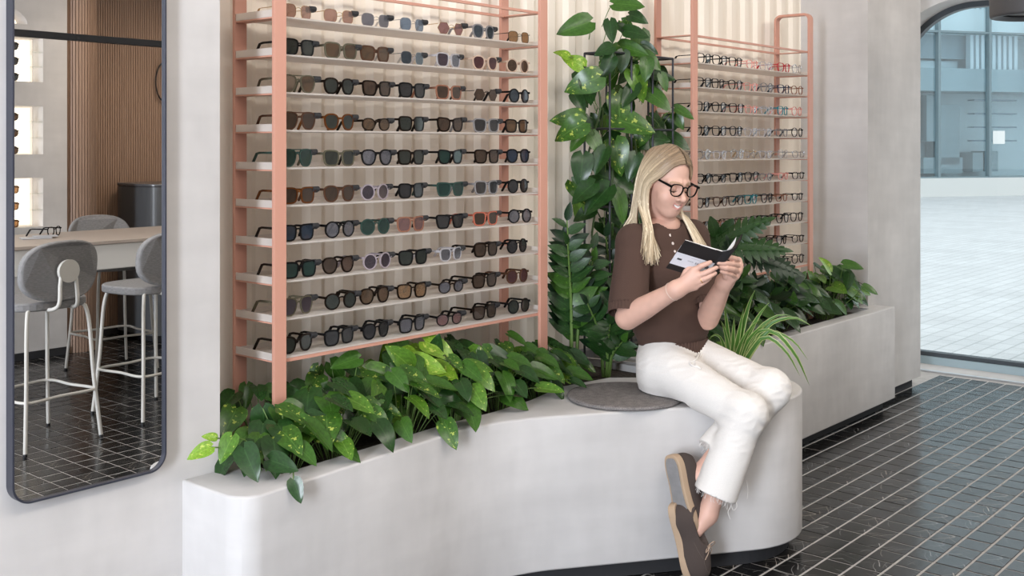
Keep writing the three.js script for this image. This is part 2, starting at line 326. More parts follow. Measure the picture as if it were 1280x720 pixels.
// ---------- eyewear racks ----------
const RACK_TOP = 2.085, TRAY0 = 0.797, TRAY_STEP = 0.1075, ROWS = 10, FRONT_Z = -2.5, REAR_Z = -2.688, POST = 0.042, BAR = 0.012;
const pixZ = (px, z) => { const X = (px - 640) / FOCAL, vx = X * ALONG[0] + ALONG[1], vz = X * OUT[0] + OUT[1]; return vx * z / vz; };
function rack(x0, x1, label) {
  const t = thing('eyewear_rack', label, 'display rack', [0, 0, 0]);
  const frame = new THREE.Shape(), r = 0.035, a = REAR_Z - BAR, b = FRONT_Z, foot = TOP - 0.04;
  const round = (p, a, b, top, r, y0) => { p.moveTo(a, y0); p.lineTo(a, top - r); p.absarc(a + r, top - r, r, Math.PI, Math.PI / 2, true); p.lineTo(b - r, top); p.absarc(b - r, top - r, r, Math.PI / 2, 0, true); p.lineTo(b, y0); };
  round(frame, a, b, RACK_TOP, r, foot);
  frame.lineTo(b - BAR, foot); frame.lineTo(b - BAR, RACK_TOP - r); frame.absarc(b - r, RACK_TOP - r, r - BAR, 0, Math.PI / 2, false); frame.lineTo(a + r, RACK_TOP - BAR); frame.absarc(a + r, RACK_TOP - r, r - BAR, Math.PI / 2, Math.PI, false); frame.lineTo(a + BAR, foot); frame.closePath();
  const end = new THREE.ExtrudeGeometry(frame, { depth: POST - 0.003, bevelEnabled: true, bevelSize: 0.0012, bevelThickness: 0.0015, bevelOffset: -0.0012, bevelSegments: 2, curveSegments: 8 }).rotateY(-Math.PI / 2).translate(POST - 0.0015, 0, 0);
  for (const x of [x0, x1]) part('end_frame', end, M.pink, t).position.x = x;
  const zf = FRONT_Z - BAR - 0.001, zr = REAR_Z + 0.001, d = zf - zr, L = x1 + POST - x0;
  const tray = merge([rbox(L - 0.004, 0.005, d, 0.001, 0, 0.0025, 0, 1), ...[-1, 1].map((s) => box(0.003, 0.019, d - 0.002, s * (L / 2 - 0.0035), 0.0115, 0)), box(L - 0.01, 0.016, 0.003, 0, 0.010, -d / 2 + 0.002)]);
  const rail = box(POST - 0.004, 0.004, d + 0.004), long = box(x1 - x0 - POST + 0.004, 0.009, 0.011);
  for (let k = 0; k < ROWS; k++) {
    const y = TRAY0 + k * TRAY_STEP;
    const s = part('tray', tray, M.tray, t); s.position.set((x0 + x1 + POST) / 2, y, (zf + zr) / 2);
    for (const x of [x0, x1]) part('shelf_bracket', rail, M.pink, t).position.set(x + POST / 2, y - 0.0022, (zf + zr) / 2);
  }
  const yt = TRAY0 + ROWS * TRAY_STEP + 0.012;
  for (const [y, zz] of [[yt, [zf - 0.005, zr + 0.005]], [TRAY0 - 0.005, [zf - 0.004]]]) for (const z of zz) part('cross_rail', long, M.pink, t).position.set((x0 + x1 + POST) / 2, y, z);
  for (const x of [x0, x1]) part('shelf_bracket', rail, M.pink, t).position.set(x + POST / 2, yt, (zf + zr) / 2);
  return t;
}
const RACK_A = [pixZ(343, FRONT_Z), pixZ(675.5, FRONT_Z)], RACK_B = [pixZ(866, FRONT_Z), pixZ(1012, FRONT_Z)];
rack(...RACK_A, 'salmon pink metal rack of white trays holding dark sunglasses, beside the mirror wall');
rack(...RACK_B, 'salmon pink metal rack of white trays holding clear eyeglasses, beside the pier');

// ---------- spectacles ----------
// lens outlines: width, height, squareness, lower taper, lift of the outer upper corner
const STYLES = {
  square: { w: 0.052, h: 0.043, n: 3.6, taper: 0.86, lift: 0.002, rim: 0.0046, gap: 0.018, word: 'square' },
  round: { w: 0.047, h: 0.046, n: 2.0, taper: 1.0, lift: 0, rim: 0.0038, gap: 0.021, word: 'round' },
  aviator: { w: 0.056, h: 0.049, n: 2.8, taper: 0.72, lift: 0.001, rim: 0.0036, gap: 0.016, word: 'aviator', brow: true },
  panto: { w: 0.049, h: 0.045, n: 2.5, taper: 0.80, lift: 0.001, rim: 0.0044, gap: 0.020, word: 'rounded' },
  cat: { w: 0.053, h: 0.042, n: 2.9, taper: 0.80, lift: 0.006, rim: 0.0046, gap: 0.018, word: 'upswept' },
  flat: { w: 0.053, h: 0.041, n: 4.2, taper: 0.74, lift: 0.003, rim: 0.005, gap: 0.018, word: 'flat topped', brow: true },
  wire: { w: 0.047, h: 0.042, n: 3.0, taper: 0.95, lift: 0, rim: 0.0011, gap: 0.021, word: 'thin rimmed', thin: true },
  hexagon: { w: 0.050, h: 0.046, n: 2.4, taper: 0.95, lift: 0, rim: 0.0011, gap: 0.019, word: 'six sided', thin: true, six: true },
  oval: { w: 0.046, h: 0.037, n: 2.2, taper: 0.95, lift: 0.001, rim: 0.0028, gap: 0.021, word: 'oval' },
  soft: { w: 0.048, h: 0.040, n: 3.0, taper: 0.88, lift: 0.002, rim: 0.0032, gap: 0.020, word: 'soft square' },
};
for (const k of ['square', 'panto', 'soft', 'oval', 'round']) STYLES['fine_' + k] = { ...STYLES[k], w: STYLES[k].w * 0.95, h: STYLES[k].h * 0.92, rim: STYLES[k].rim * 0.52, slim: true };
STYLES.worn = { w: 0.0475, h: 0.0385, n: 2.6, taper: 0.84, lift: 0.002, rim: 0.0030, gap: 0.020, word: 'rounded' };
function outline(s, grow, side, n = 26) {
  const pts = [];
  if (s.six) n = 6;
  for (let i = 0; i < n; i++) {
    const a = (i + (s.six ? 0.0 : 0)) / n * Math.PI * 2, c = Math.cos(a), q = Math.sin(a), e = 2 / s.n;
    let x = Math.sign(c) * Math.abs(c) ** (s.six ? 1 : e) * s.w / 2, y = Math.sign(q) * Math.abs(q) ** (s.six ? 1 : e) * s.h / 2;
    x *= mix(s.taper, 1, smooth(-0.5, 0.35, y / s.h)); y += s.lift * smooth(0, 0.5, x / s.w) * smooth(-0.2, 0.5, y / s.h);
    const L = Math.hypot(x, y); x += grow * x / L; y += grow * y / L;
    pts.push(new THREE.Vector2(side * x, y));
  }
  if (side < 0) pts.reverse();
  return pts;
}
const glassesShapes = {};
for (const [key, s] of Object.entries(STYLES)) {
  const cx = (s.w + s.gap) / 2, cy = s.h / 2 + s.rim + 0.001, dz = s.thin ? 0.0016 : 0.0042, bits = [], lens = [];
  for (const side of [-1, 1]) {
    const ring = new THREE.Shape(outline(s, s.rim, side)); ring.holes.push(new THREE.Path(outline(s, -0.0003, side)));
    bits.push(new THREE.ExtrudeGeometry(ring, { depth: dz, bevelEnabled: false }).translate(0, 0, -dz / 2).rotateY(side * 0.13).translate(side * cx, cy, -0.002));
    const g = new THREE.ShapeGeometry(new THREE.Shape(outline(s, 0, side)));
    const back = g.clone().scale(1, 1, 1); const thick = new THREE.ExtrudeGeometry(new THREE.Shape(outline(s, 0.0002, side)), { depth: 0.0016, bevelEnabled: false }).translate(0, 0, -0.0008).rotateY(side * 0.13).translate(side * cx, cy, -0.002); g.dispose(); back.dispose();
    lens.push(thick);
    bits.push(box(s.thin ? 0.004 : 0.008, s.thin ? 0.002 : 0.007, dz, side * (cx + s.w / 2 + (s.thin ? 0.002 : 0.003)), cy + s.h * 0.30 + s.lift * 0.8, -0.0055));
  }
  const by = cy + s.h * 0.16;
  bits.push(tube([V(-s.gap / 2 - 0.002, by, 0), V(-s.gap / 4, by + 0.005, 0.001), V(s.gap / 4, by + 0.005, 0.001), V(s.gap / 2 + 0.002, by, 0)], s.thin ? 0.001 : s.slim ? 0.0016 : 0.0027, 8, 5));
  if (s.brow) bits.push(box(s.gap + 0.024, 0.0035, dz * 0.9, 0, cy + s.h / 2 + 0.0005, 0));
  const tx = cx + s.w / 2 + (s.thin ? 0.004 : 0.0055), ty = cy + s.h * 0.30 + s.lift * 0.8, th = s.thin ? 0.0018 : s.slim ? 0.003 : 0.0056;
  const arm = new THREE.Shape([[0, -th * 0.7], [0, th * 0.7], [0.096, th * 0.55], [0.112, -0.001], [0.136, -ty + 0.006], [0.134, -ty + 0.001], [0.128, -ty + 0.002], [0.104, -th * 0.9], [0.09, -th * 0.6]].map(([x, y]) => new THREE.Vector2(x, y)));
  // outline axis to -z, thickness along x
  const armG = new THREE.ExtrudeGeometry(arm, { depth: s.thin ? 0.0014 : 0.0034, bevelEnabled: false }).rotateY(Math.PI / 2).translate(0, ty, 0);
  glassesShapes[key] = { frame: merge(bits), lens, arm: armG, tx, ty, cx };
}
const tagG = merge([rbox(0.019, 0.018, 0.026, 0.003, 0.002, 0, 0, 1), new THREE.CylinderGeometry(0.0085, 0.0085, 0.024, 10).rotateZ(Math.PI / 2).translate(0.002, 0.002, 0.009)]);
const COLORS = {
  black: [0.006, 0.006, 0.0065, 'black'], dark: [0.022, 0.014, 0.010, 'dark tortoise'], brown: [0.075, 0.035, 0.02, 'brown'], amber: [0.36, 0.13, 0.03, 'amber tortoise'], olive: [0.10, 0.09, 0.06, 'olive grey'],
  clear: [0.75, 0.74, 0.76, 'clear'], beige: [0.52, 0.38, 0.29, 'beige'], rust: [0.27, 0.125, 0.08, 'rust brown'], coral: [0.42, 0.125, 0.08, 'coral red'], green: [0.03, 0.06, 0.05, 'deep green'], grey: [0.22, 0.21, 0.21, 'grey'],
  lilac: [0.33, 0.28, 0.30, 'lilac'], silver: [0.55, 0.55, 0.56, 'silver'], gold: [0.60, 0.44, 0.24, 'gold'], red: [0.42, 0.02, 0.03, 'red'], pink: [0.72, 0.32, 0.27, 'pink'], teal: [0.02, 0.20, 0.24, 'teal'], navy: [0.015, 0.03, 0.06, 'navy'],
};
const LENSES = {
  smoke: [0.055, 0.055, 0.058, 'grey'], olive: [0.05, 0.062, 0.05, 'grey green'], green: [0.022, 0.075, 0.058, 'green'], brown: [0.12, 0.068, 0.042, 'brown'], tan: [0.24, 0.13, 0.065, 'tan'], amber: [0.62, 0.33, 0.14, 'amber'], blue: [0.03, 0.055, 0.11, 'navy'],
  steel: [0.07, 0.10, 0.135, 'steel blue'], purple: [0.12, 0.085, 0.115, 'purple'], haze: [0.30, 0.30, 0.36, 'pale grey'], sky: [0.30, 0.42, 0.60, 'light blue'], rose: [0.52, 0.25, 0.24, 'rose'], peach: [0.74, 0.42, 0.32, 'peach'], plum: [0.15, 0.05, 0.055, 'plum'], none: [0.97, 0.98, 1, 'clear'],
};
const frameMats = {}, lensMats = {};
for (const [k, c] of Object.entries(COLORS)) {
  const o = { color: lin(c[0], c[1], c[2]), roughness: ['silver', 'gold'].includes(k) ? 0.25 : 0.26, metalness: ['silver', 'gold'].includes(k) ? 0.9 : 0, specularIntensity: 0.35 };
  if (k === 'clear') Object.assign(o, { transmission: 0.6, thickness: 0 });
  if (k === 'dark' || k === 'amber') o.map = texture(64, wrapped((u, v) => { const n = smooth(-0.05, 0.25, fbm(u * 5, v * 5, k.length, 3)); return [mix(0.55, 1, n), mix(0.5, 1, n), mix(0.45, 1, n)]; }));
  frameMats[k] = phy(o);
}
for (const [k, c] of Object.entries(LENSES)) lensMats[k] = phy({ color: k === 'none' ? lin(1, 1, 1) : lin(Math.sqrt(c[0]) * 0.68, Math.sqrt(c[1]) * 0.68, Math.sqrt(c[2]) * 0.68), roughness: 0.04, transmission: k === 'none' ? 1 : 0.82, thickness: 0, ior: 1.5, specularIntensity: k === 'none' ? 0.35 : 0.8 });
const glassesKinds = new Map();
function glasses(style, frame, lens, tagged) {
  const key = [style, frame, lens, tagged].join();
  if (!glassesKinds.has(key)) {
    const o = new THREE.Group(), g = glassesShapes[style];
    part('frame', g.frame, frameMats[frame], o);
    for (const l of g.lens) part('lens', l, lensMats[lens], o);
    part('temple', g.arm, frameMats[frame], o).position.x = g.tx - 0.003;
    part('temple', g.arm, frameMats[frame], o).position.x = -g.tx;
    if (tagged) part('security_tag', tagG, M.blackmatt, o, 'black plastic security tag').position.set(g.tx + 0.002, g.ty + 0.001, -0.016);
    glassesKinds.set(key, o);
  }
  return glassesKinds.get(key).clone();
}
const ORD = ['top', 'second', 'third', 'fourth', 'fifth', 'sixth', 'seventh', 'eighth', 'ninth', 'bottom'];
const NTH = ['first', 'second', 'third', 'fourth', 'fifth', 'sixth', 'last'];
const SUN = [
  'wire gold peach,wire gold peach,wire silver haze,wire silver sky,hexagon gold rose,panto grey steel,wire black amber',
  'square black olive,square olive tan,square brown tan,wire silver steel,square clear purple,panto beige plum,round beige brown',
  'aviator olive tan,panto dark olive,square dark brown,square black smoke,square rust brown,hexagon dark brown,round black steel',
  'aviator brown brown,panto amber olive,oval dark tan,square dark olive,cat dark brown,square grey smoke,square black tan',
  'aviator green green,square olive olive,panto black haze,square dark olive,cat black green,square dark brown,panto black blue',
  'square amber brown,panto brown brown,round lilac purple,square black smoke,flat green green,square grey smoke,round black smoke',
  'square black blue,round black haze,round green green,square rust rose,flat black smoke,square coral brown,round black haze',
  'square black green,panto dark brown,round lilac purple,square black olive,soft clear haze,square dark brown,round black smoke',
  'aviator olive purple,round dark olive,panto dark tan,square dark amber,oval dark haze,square dark brown,round brown plum',
  'panto dark olive,square black smoke,panto black smoke,square black haze,oval black rose,square dark brown,round black olive',
];
const OPT = [
  'square black,square black,square black,soft pink,soft clear,square red,round silver', 'square black,square black,panto black,soft pink,panto grey,square navy,round rust', 'square black,panto black,square black,soft pink,soft clear,square teal,round pink',
  'panto black,square black,panto black,soft clear,soft clear,soft grey,round black', 'round silver,soft clear,round silver,wire gold,soft clear,wire silver,oval silver', 'panto black,oval black,square black,panto black,oval grey,oval pink,oval black',
  'panto dark,panto brown,square black,square teal,panto black,oval rust,oval black', 'panto dark,soft rust,panto brown,square grey,panto black,panto black,panto black', 'panto black,soft black,oval black,panto black,soft black,panto black,oval black', 'soft black,oval dark,panto black,soft grey,panto black,soft black,round black',
];
const PX_SUN = [374, 427, 472, 517, 565, 609, 650], PX_OPT = [881, 901, 922, 941, 960, 980, 998.5];
for (let row = 0; row < ROWS; row++) {
  const y = TRAY0 + (ROWS - 1 - row) * TRAY_STEP + 0.0052;
  SUN[row].split(',').forEach((code, i) => {
    const [style, frame, lens] = code.split(' '), o = glasses(style, frame, lens, i < 6);
    o.name = numbered('sunglasses'); scene.add(o); o.position.set(pixZ(PX_SUN[i] + rr(-1.5, 1.5), FRONT_Z - 0.035), y, FRONT_Z - 0.035 - rr(0, 0.008)); o.rotation.y = rr(-0.1, 0.1); o.scale.setScalar(0.94);
    info(o, `${COLORS[frame][3]} ${STYLES[style].word} sunglasses with ${LENSES[lens][3]} lenses, ${ORD[row]} tray, ${NTH[i]} pair from mirror wall`, 'sunglasses', 'sunglasses on the rack beside the mirror');
  });
  OPT[row].split(',').forEach((code, i) => {
    const [kind, frame] = code.split(' '), style = STYLES['fine_' + kind] ? 'fine_' + kind : kind, o = glasses(style, frame, 'none', false);
    o.name = numbered('eyeglasses'); scene.add(o); o.position.set(pixZ(PX_OPT[i] + rr(-1, 1), FRONT_Z - 0.035), y, FRONT_Z - 0.035 - rr(0, 0.008)); o.rotation.y = rr(-0.08, 0.08);
    info(o, `${COLORS[frame][3]} ${STYLES[style].word} clear eyeglasses, ${ORD[row]} tray, ${NTH[i]} pair from climbing plant`, 'eyeglasses', 'eyeglasses on the rack beside the pier');
  });
}
// ---------- tall mirror ----------
{
  const zf = -2.437, x0 = pixZ(15.5, zf), x1 = pixZ(208.5, zf), y0 = 0.592, y1 = 2.02;
  const t = thing('tall_mirror', 'tall mirror with rounded corners in a thin dark blue frame', 'mirror', [(x0 + x1) / 2, (y0 + y1) / 2, MIRROR_Z]);
  const rr2 = (w, h, r) => { const s = new THREE.Shape(), X = w / 2, Y = h / 2; s.moveTo(-X + r, -Y); s.lineTo(X - r, -Y); s.absarc(X - r, -Y + r, r, -Math.PI / 2, 0); s.lineTo(X, Y - r); s.absarc(X - r, Y - r, r, 0, Math.PI / 2); s.lineTo(-X + r, Y); s.absarc(-X + r, Y - r, r, Math.PI / 2, Math.PI); s.lineTo(-X, -Y + r); s.absarc(-X + r, -Y + r, r, Math.PI, 1.5 * Math.PI); return s; };
  const w = x1 - x0, h = y1 - y0, f = rr2(w, h, 0.045), b = 0.0052; f.holes.push(rr2(w - 2 * b, h - 2 * b, 0.045 - b));
  part('frame', new THREE.ExtrudeGeometry(f, { depth: 0.030, bevelEnabled: true, bevelSize: 0.0012, bevelThickness: 0.0012, bevelOffset: -0.0012, bevelSegments: 2, curveSegments: 12 }), std({ color: lin(0.045, 0.048, 0.066), roughness: 0.35, metalness: 0.3 }), t);
  part('glass', new THREE.ExtrudeGeometry(rr2(w - 2 * b - 0.0004, h - 2 * b - 0.0004, 0.045 - b), { depth: 0.02, bevelEnabled: false, curveSegments: 12 }).translate(0, 0, 0.003), std({ color: lin(0.86, 0.86, 0.85), metalness: 1, roughness: 0.0 }), t, 'silvered mirror glass');
}
// ---------- counter table and stools (seen in the mirror) ----------
{
  const t = thing('counter_table', 'long white counter height table with a pale timber top', 'table', [2.95, 0, 0.9]);
  part('top', rbox(3.0, 0.02, 0.74, 0.004, 0, 0.89, 0), std({ color: lin(0.50, 0.42, 0.36), roughness: 0.5 }), t, 'pale brown timber top');
  part('apron', rbox(2.99, 0.135, 0.72, 0.006, 0, 0.8125, 0), M.white, t, 'white deep edge');
  for (const x of [-1.42, 1.42]) part('leg', rbox(0.10, 0.744, 0.6, 0.01, x, 0.373, 0), M.white, t);
}
{
  const fabric = texture(256, wrapped((u, v) => { const n = 0.56 + 0.10 * Math.sin(v * 400) * fbm(u * 20, v * 40, 2, 2) + 0.14 * fbm(u * 30, v * 120, 3, 2); return [n, n * 0.985, n * 0.98]; }));
  const cloth = std({ map: scaled(fabric, 2), roughness: 0.95 }), tubeM = std({ color: lin(0.72, 0.69, 0.63), roughness: 0.4 });
  const stool = new THREE.Group();
  const seat = new THREE.Shape(outline({ w: 0.40, h: 0.38, n: 2.8, taper: 1, lift: 0 }, 0, 1, 40));
  part('seat', new THREE.ExtrudeGeometry(seat, { depth: 0.022, bevelEnabled: true, bevelSize: 0.012, bevelThickness: 0.010, bevelSegments: 4 }).rotateX(Math.PI / 2).translate(0, 0.672, 0.02), cloth, stool, 'grey woven upholstered seat');
  const back = new THREE.ExtrudeGeometry(new THREE.Shape(outline({ w: 0.385, h: 0.262, n: 2.7, taper: 1, lift: 0 }, 0, 1, 40)), { depth: 0.018, bevelEnabled: true, bevelSize: 0.010, bevelThickness: 0.009, bevelSegments: 4 });
  { const p = back.attributes.position; for (let i = 0; i < p.count; i++) p.setZ(i, p.getZ(i) + 1.1 * p.getX(i) ** 2 - 0.12 * (p.getY(i))); back.computeVertexNormals(); }
  part('backrest', back.translate(0, 0.822, -0.215), cloth, stool, 'grey woven oblong backrest');
  const bf = part('back_support', merge([-1, 1].map((s) => tube([V(s * 0.062, 0.655, -0.08), V(s * 0.060, 0.645, -0.19), V(s * 0.050, 0.665, -0.232), V(s * 0.043, 0.76, -0.236), V(s * 0.036, 0.82, -0.234)], 0.0095, 20, 8))), tubeM, stool);
  part('disc', new THREE.CylinderGeometry(0.052, 0.054, 0.02, 28).rotateX(Math.PI / 2).translate(0, 0.822, -0.235), tubeM, bf, 'pale round back plate');
  for (const sx of [-1, 1]) for (const sz of [-1, 1]) {
    const l = part('leg', tube([V(sx * 0.11, 0.652, sz * 0.12), V(sx * 0.145, 0.648, sz * 0.145), V(sx * 0.160, 0.60, sz * 0.158), V(sx * 0.178, 0.30, sz * 0.18), V(sx * 0.20, 0.012, sz * 0.205)], 0.0095, 24, 8), tubeM, stool);
    part('foot', new THREE.CylinderGeometry(0.0105, 0.0105, 0.014, 10).translate(sx * 0.201, 0.007, sz * 0.206), M.black, l, 'black plastic foot');
  }
  part('footrest', tube([[-1, -1], [0, -1], [1, -1], [1, 0], [1, 1], [0, 1], [-1, 1], [-1, 0]].map(([a, b]) => V(a * 0.180, 0.235, b * 0.182)), 0.0075, 64, 6, true), tubeM, stool);
  const at = [[2.445, 0.215, -0.15, 'grey bar stool whose backrest disc shows whole in the mirror'], [3.105, 0.33, -0.12, 'grey bar stool cut off by the edge of the mirror'], [3.52, 1.47, Math.PI + 0.05, 'grey bar stool on the far side of the counter table']];
  for (const [x, z, a, label] of at) { const s = stool.clone(); s.name = numbered('bar_stool'); scene.add(s); s.position.set(x, 0, z); s.rotation.y = a; info(s, label, 'stool', 'bar stools at the counter table'); }
}
{
  const t = thing('grey_cabinet', 'dark grey cabinet with rounded corners against the fluted wall', 'cabinet', [4.62, 0, 2.36]);
  const s = new THREE.Shape(outline({ w: 0.90, h: 0.60, n: 6, taper: 1, lift: 0 }, 0, 1, 60));
  const grey = std({ color: lin(0.085, 0.088, 0.092), roughness: 0.38 });
  part('body', new THREE.ExtrudeGeometry(s, { depth: 1.06, bevelEnabled: false }).rotateX(-Math.PI / 2).translate(0, 0.05, 0), grey, t);
  part('top', new THREE.ExtrudeGeometry(s, { depth: 0.012, bevelEnabled: true, bevelSize: 0.006, bevelThickness: 0.004, bevelSegments: 2 }).rotateX(-Math.PI / 2).translate(0, 1.116, 0), std({ color: lin(0.10, 0.10, 0.105), roughness: 0.25 }), t);
  part('plinth', between(-0.40, 0.40, 0.001, 0.05, -0.25, 0.25), M.blackmatt, t);
  for (const y of [0.45, 0.8]) part('drawer', rbox(0.60, 0.32, 0.012, 0.004, 0.08, y - 0.08, -0.297), grey, t);
}
{
  const t = thing('hanging_rail', 'slim black rail hanging above the counter table', 'rail', [3.0, 2.0, 0.86]);
  part('housing', rbox(2.6, 0.036, 0.05, 0.003), M.blackmatt, t);
  for (const x of [-1.1, 1.1]) part('cable', new THREE.CylinderGeometry(0.002, 0.002, CEIL - 2.02, 6).translate(x, (CEIL - 2.0) / 2 + 0.009, 0), M.black, t);
}
{
  const r = V(pixZ(207, -4.89 - 2.69), 1.9, 2.69);
  solo('cable_loop', new THREE.TorusGeometry(0.155, 0.0075, 8, 40).scale(0.55, 1, 1).translate(r.x, r.y, SLAT_Z - 0.03), M.black, 'black cable loop hanging on the fluted timber wall', 'cable');
  const b = solo('folded_leaflet', merge([rbox(0.15, 0.006, 0.10, 0.001, 0, 0.004, 0, 1), rbox(0.12, 0.005, 0.08, 0.001, 0.05, 0.0105, 0.02, 1).rotateY(0.0)]), std({ color: lin(0.55, 0.55, 0.57), roughness: 0.4 }), 'small grey leaflets lying on the counter table', 'leaflet'); b.position.set(2.78, 0.9005, 0.93); b.rotation.y = 0.3;
  const g = glasses('panto', 'dark', 'none', false); g.name = numbered('eyeglasses'); scene.add(g); g.position.set(2.92, 0.9012, 1.0); g.rotation.y = 2.6; info(g, 'eyeglasses lying on the counter table in the mirror', 'eyeglasses');
}
// glasses standing in the lit niches
NICHES.forEach(([t, b], i) => {
  const styles = [['panto', 'black', 'smoke'], ['round', 'dark', 'brown'], ['square', 'amber', 'amber']][i];
  ['right', 'middle'].forEach((w, k) => { const s = part(`shelf`, between(NX0 - 0.01, NX1 + 0.01, b + (k + 1) * (t - b) / 3, b + (k + 1) * (t - b) / 3 + 0.006, OPP_Z + 0.004, OPP_Z + 0.153), phy({ color: lin(0.95, 0.97, 0.96), transmission: 0.9, roughness: 0.05, thickness: 0 }), scene.getObjectByName('wall_niches'), 'thin glass shelf'); s.visible = true; });
  for (let k = 0; k < 3; k++) { const g = glasses(styles[0], styles[1], styles[2], false); g.name = numbered('sunglasses'); scene.add(g); g.position.set(3.215, b + k * (t - b) / 3 + (k ? 0.0065 : 0.0005), OPP_Z + 0.009); g.rotation.y = Math.PI; info(g, `${COLORS[styles[1]][3]} sunglasses in the ${['upper', 'middle', 'lower'][i]} lit niche, ${['lowest', 'middle', 'highest'][k]} of three`, 'sunglasses', 'sunglasses in the lit niches'); }
});
// ---------- hanging drum lamp near the window ----------
{
  const c = cam(2.40, 1.99, 5.0), t = thing('drum_pendant', 'dark grey drum pendant lamp hanging near the shop window', 'lamp', [c.x, c.y, c.z]);
  const dark = std({ color: lin(0.06, 0.06, 0.064), roughness: 0.5 });
  part('shade', new THREE.LatheGeometry([[0.150, 0.02], [0.178, 0.002], [0.190, 0.004], [0.194, 0.016], [0.194, 0.30], [0.02, 0.32]].map(([x, y]) => new THREE.Vector2(x, y)), 48), dark, t);
  part('diffuser', new THREE.CylinderGeometry(0.15, 0.15, 0.006, 40).translate(0, 0.03, 0), std({ color: lin(0.25, 0.25, 0.25), roughness: 0.6 }), t);
  part('cable', new THREE.CylinderGeometry(0.003, 0.003, CEIL - c.y - 0.32, 6).translate(0, (CEIL - c.y + 0.32) / 2, 0), M.black, t);
}
// ---------- ceiling: soft light panels hung at a slant to wash the display, and a track with spotlights on the timber wall ----------
[0.2, 1.6, 3.0, 4.4, 5.8].forEach((x, i) => {
  const t = thing('light_panel', 'flat white light panel hung at a slant under the ceiling', 'lamp', [x, CEIL - 0.26, 0.1], 0, 'light panels under the ceiling'); t.rotation.x = 0.75;
  part('housing', between(-0.6, 0.6, -0.01, 0.029, -0.3, 0.3), M.white, t);
  part('diffuser', between(-0.58, 0.58, -0.014, -0.0101, -0.28, 0.28), std({ color: lin(0.9, 0.88, 0.84), emissive: lin(1, 0.925, 0.84), emissiveIntensity: 2, roughness: 0.6 }), t, 'glowing diffuser');
  for (const q of [-0.5, 0.5]) { const c = part('cable', new THREE.CylinderGeometry(0.002, 0.002, 0.22, 6), M.black, t); c.rotation.x = -0.75; c.position.set(q, 0.03 + 0.11 * Math.cos(0.75), -0.11 * Math.sin(0.75)); }
  const l = new THREE.RectAreaLight(lin(1, 0.925, 0.84), PANEL_POWER[i], 1.16, 0.56); l.name = 'panel_light'; l.position.set(0, -0.017, 0); l.rotation.x = -Math.PI / 2; t.add(l);
});
{
  const TZ1 = 0.75, t = thing('lighting_track', 'black ceiling track running above the counter table', 'track', [0, CEIL, TZ1]);
  part('rail', between(2.4, 6.0, -0.035, 0, -0.018, 0.018), M.blackmatt, t);
  const spots = [[3.1, 3.7, 1.2, 2.3, 7], [4.1, 4.4, 1.3, 2.6, 11], [5.1, 5.2, 1.3, 2.6, 8]];
  spots.forEach(([x, tx, ty, tz, power]) => {
    const s = thing('track_spotlight', 'black cylinder spotlight on the ceiling track, turned to the fluted timber wall', 'spotlight', [x, CEIL - 0.092, TZ1], 0, 'spotlights turned to the timber wall');
    const aim = V(tx - x, ty - CEIL + 0.09, tz - TZ1).normalize(), q = new THREE.Quaternion().setFromUnitVectors(V(0, -1, 0), aim);
    part('mount', new THREE.CylinderGeometry(0.012, 0.012, 0.056, 10).translate(0, 0.028, 0), M.black, s);
    part('head', new THREE.LatheGeometry([[0.03, -0.062], [0.038, -0.068], [0.04, -0.06], [0.04, 0.075], [0, 0.08]].map(([a, b]) => new THREE.Vector2(a, b)), 20), M.blackmatt, s).quaternion.copy(q);
    const bulb = part('lens', new THREE.CylinderGeometry(0.031, 0.031, 0.004, 20).translate(0, -0.055, 0), std({ emissive: lin(1, 0.84, 0.66), emissiveIntensity: 3, color: lin(0.8, 0.75, 0.7) }), s, 'glowing lens'); bulb.quaternion.copy(q);
    const l = new THREE.SpotLight(lin(1, 0.84, 0.66), power, 0, tz < 0 ? 0.40 : 0.6, 1, 2); l.name = 'spot_light'; l.castShadow = true; l.shadow.radius = tz < 0 ? 10 : 4; l.position.copy(aim).multiplyScalar(0.075); s.add(l); l.target.position.copy(aim).multiplyScalar(2); s.add(l.target);
  });
}
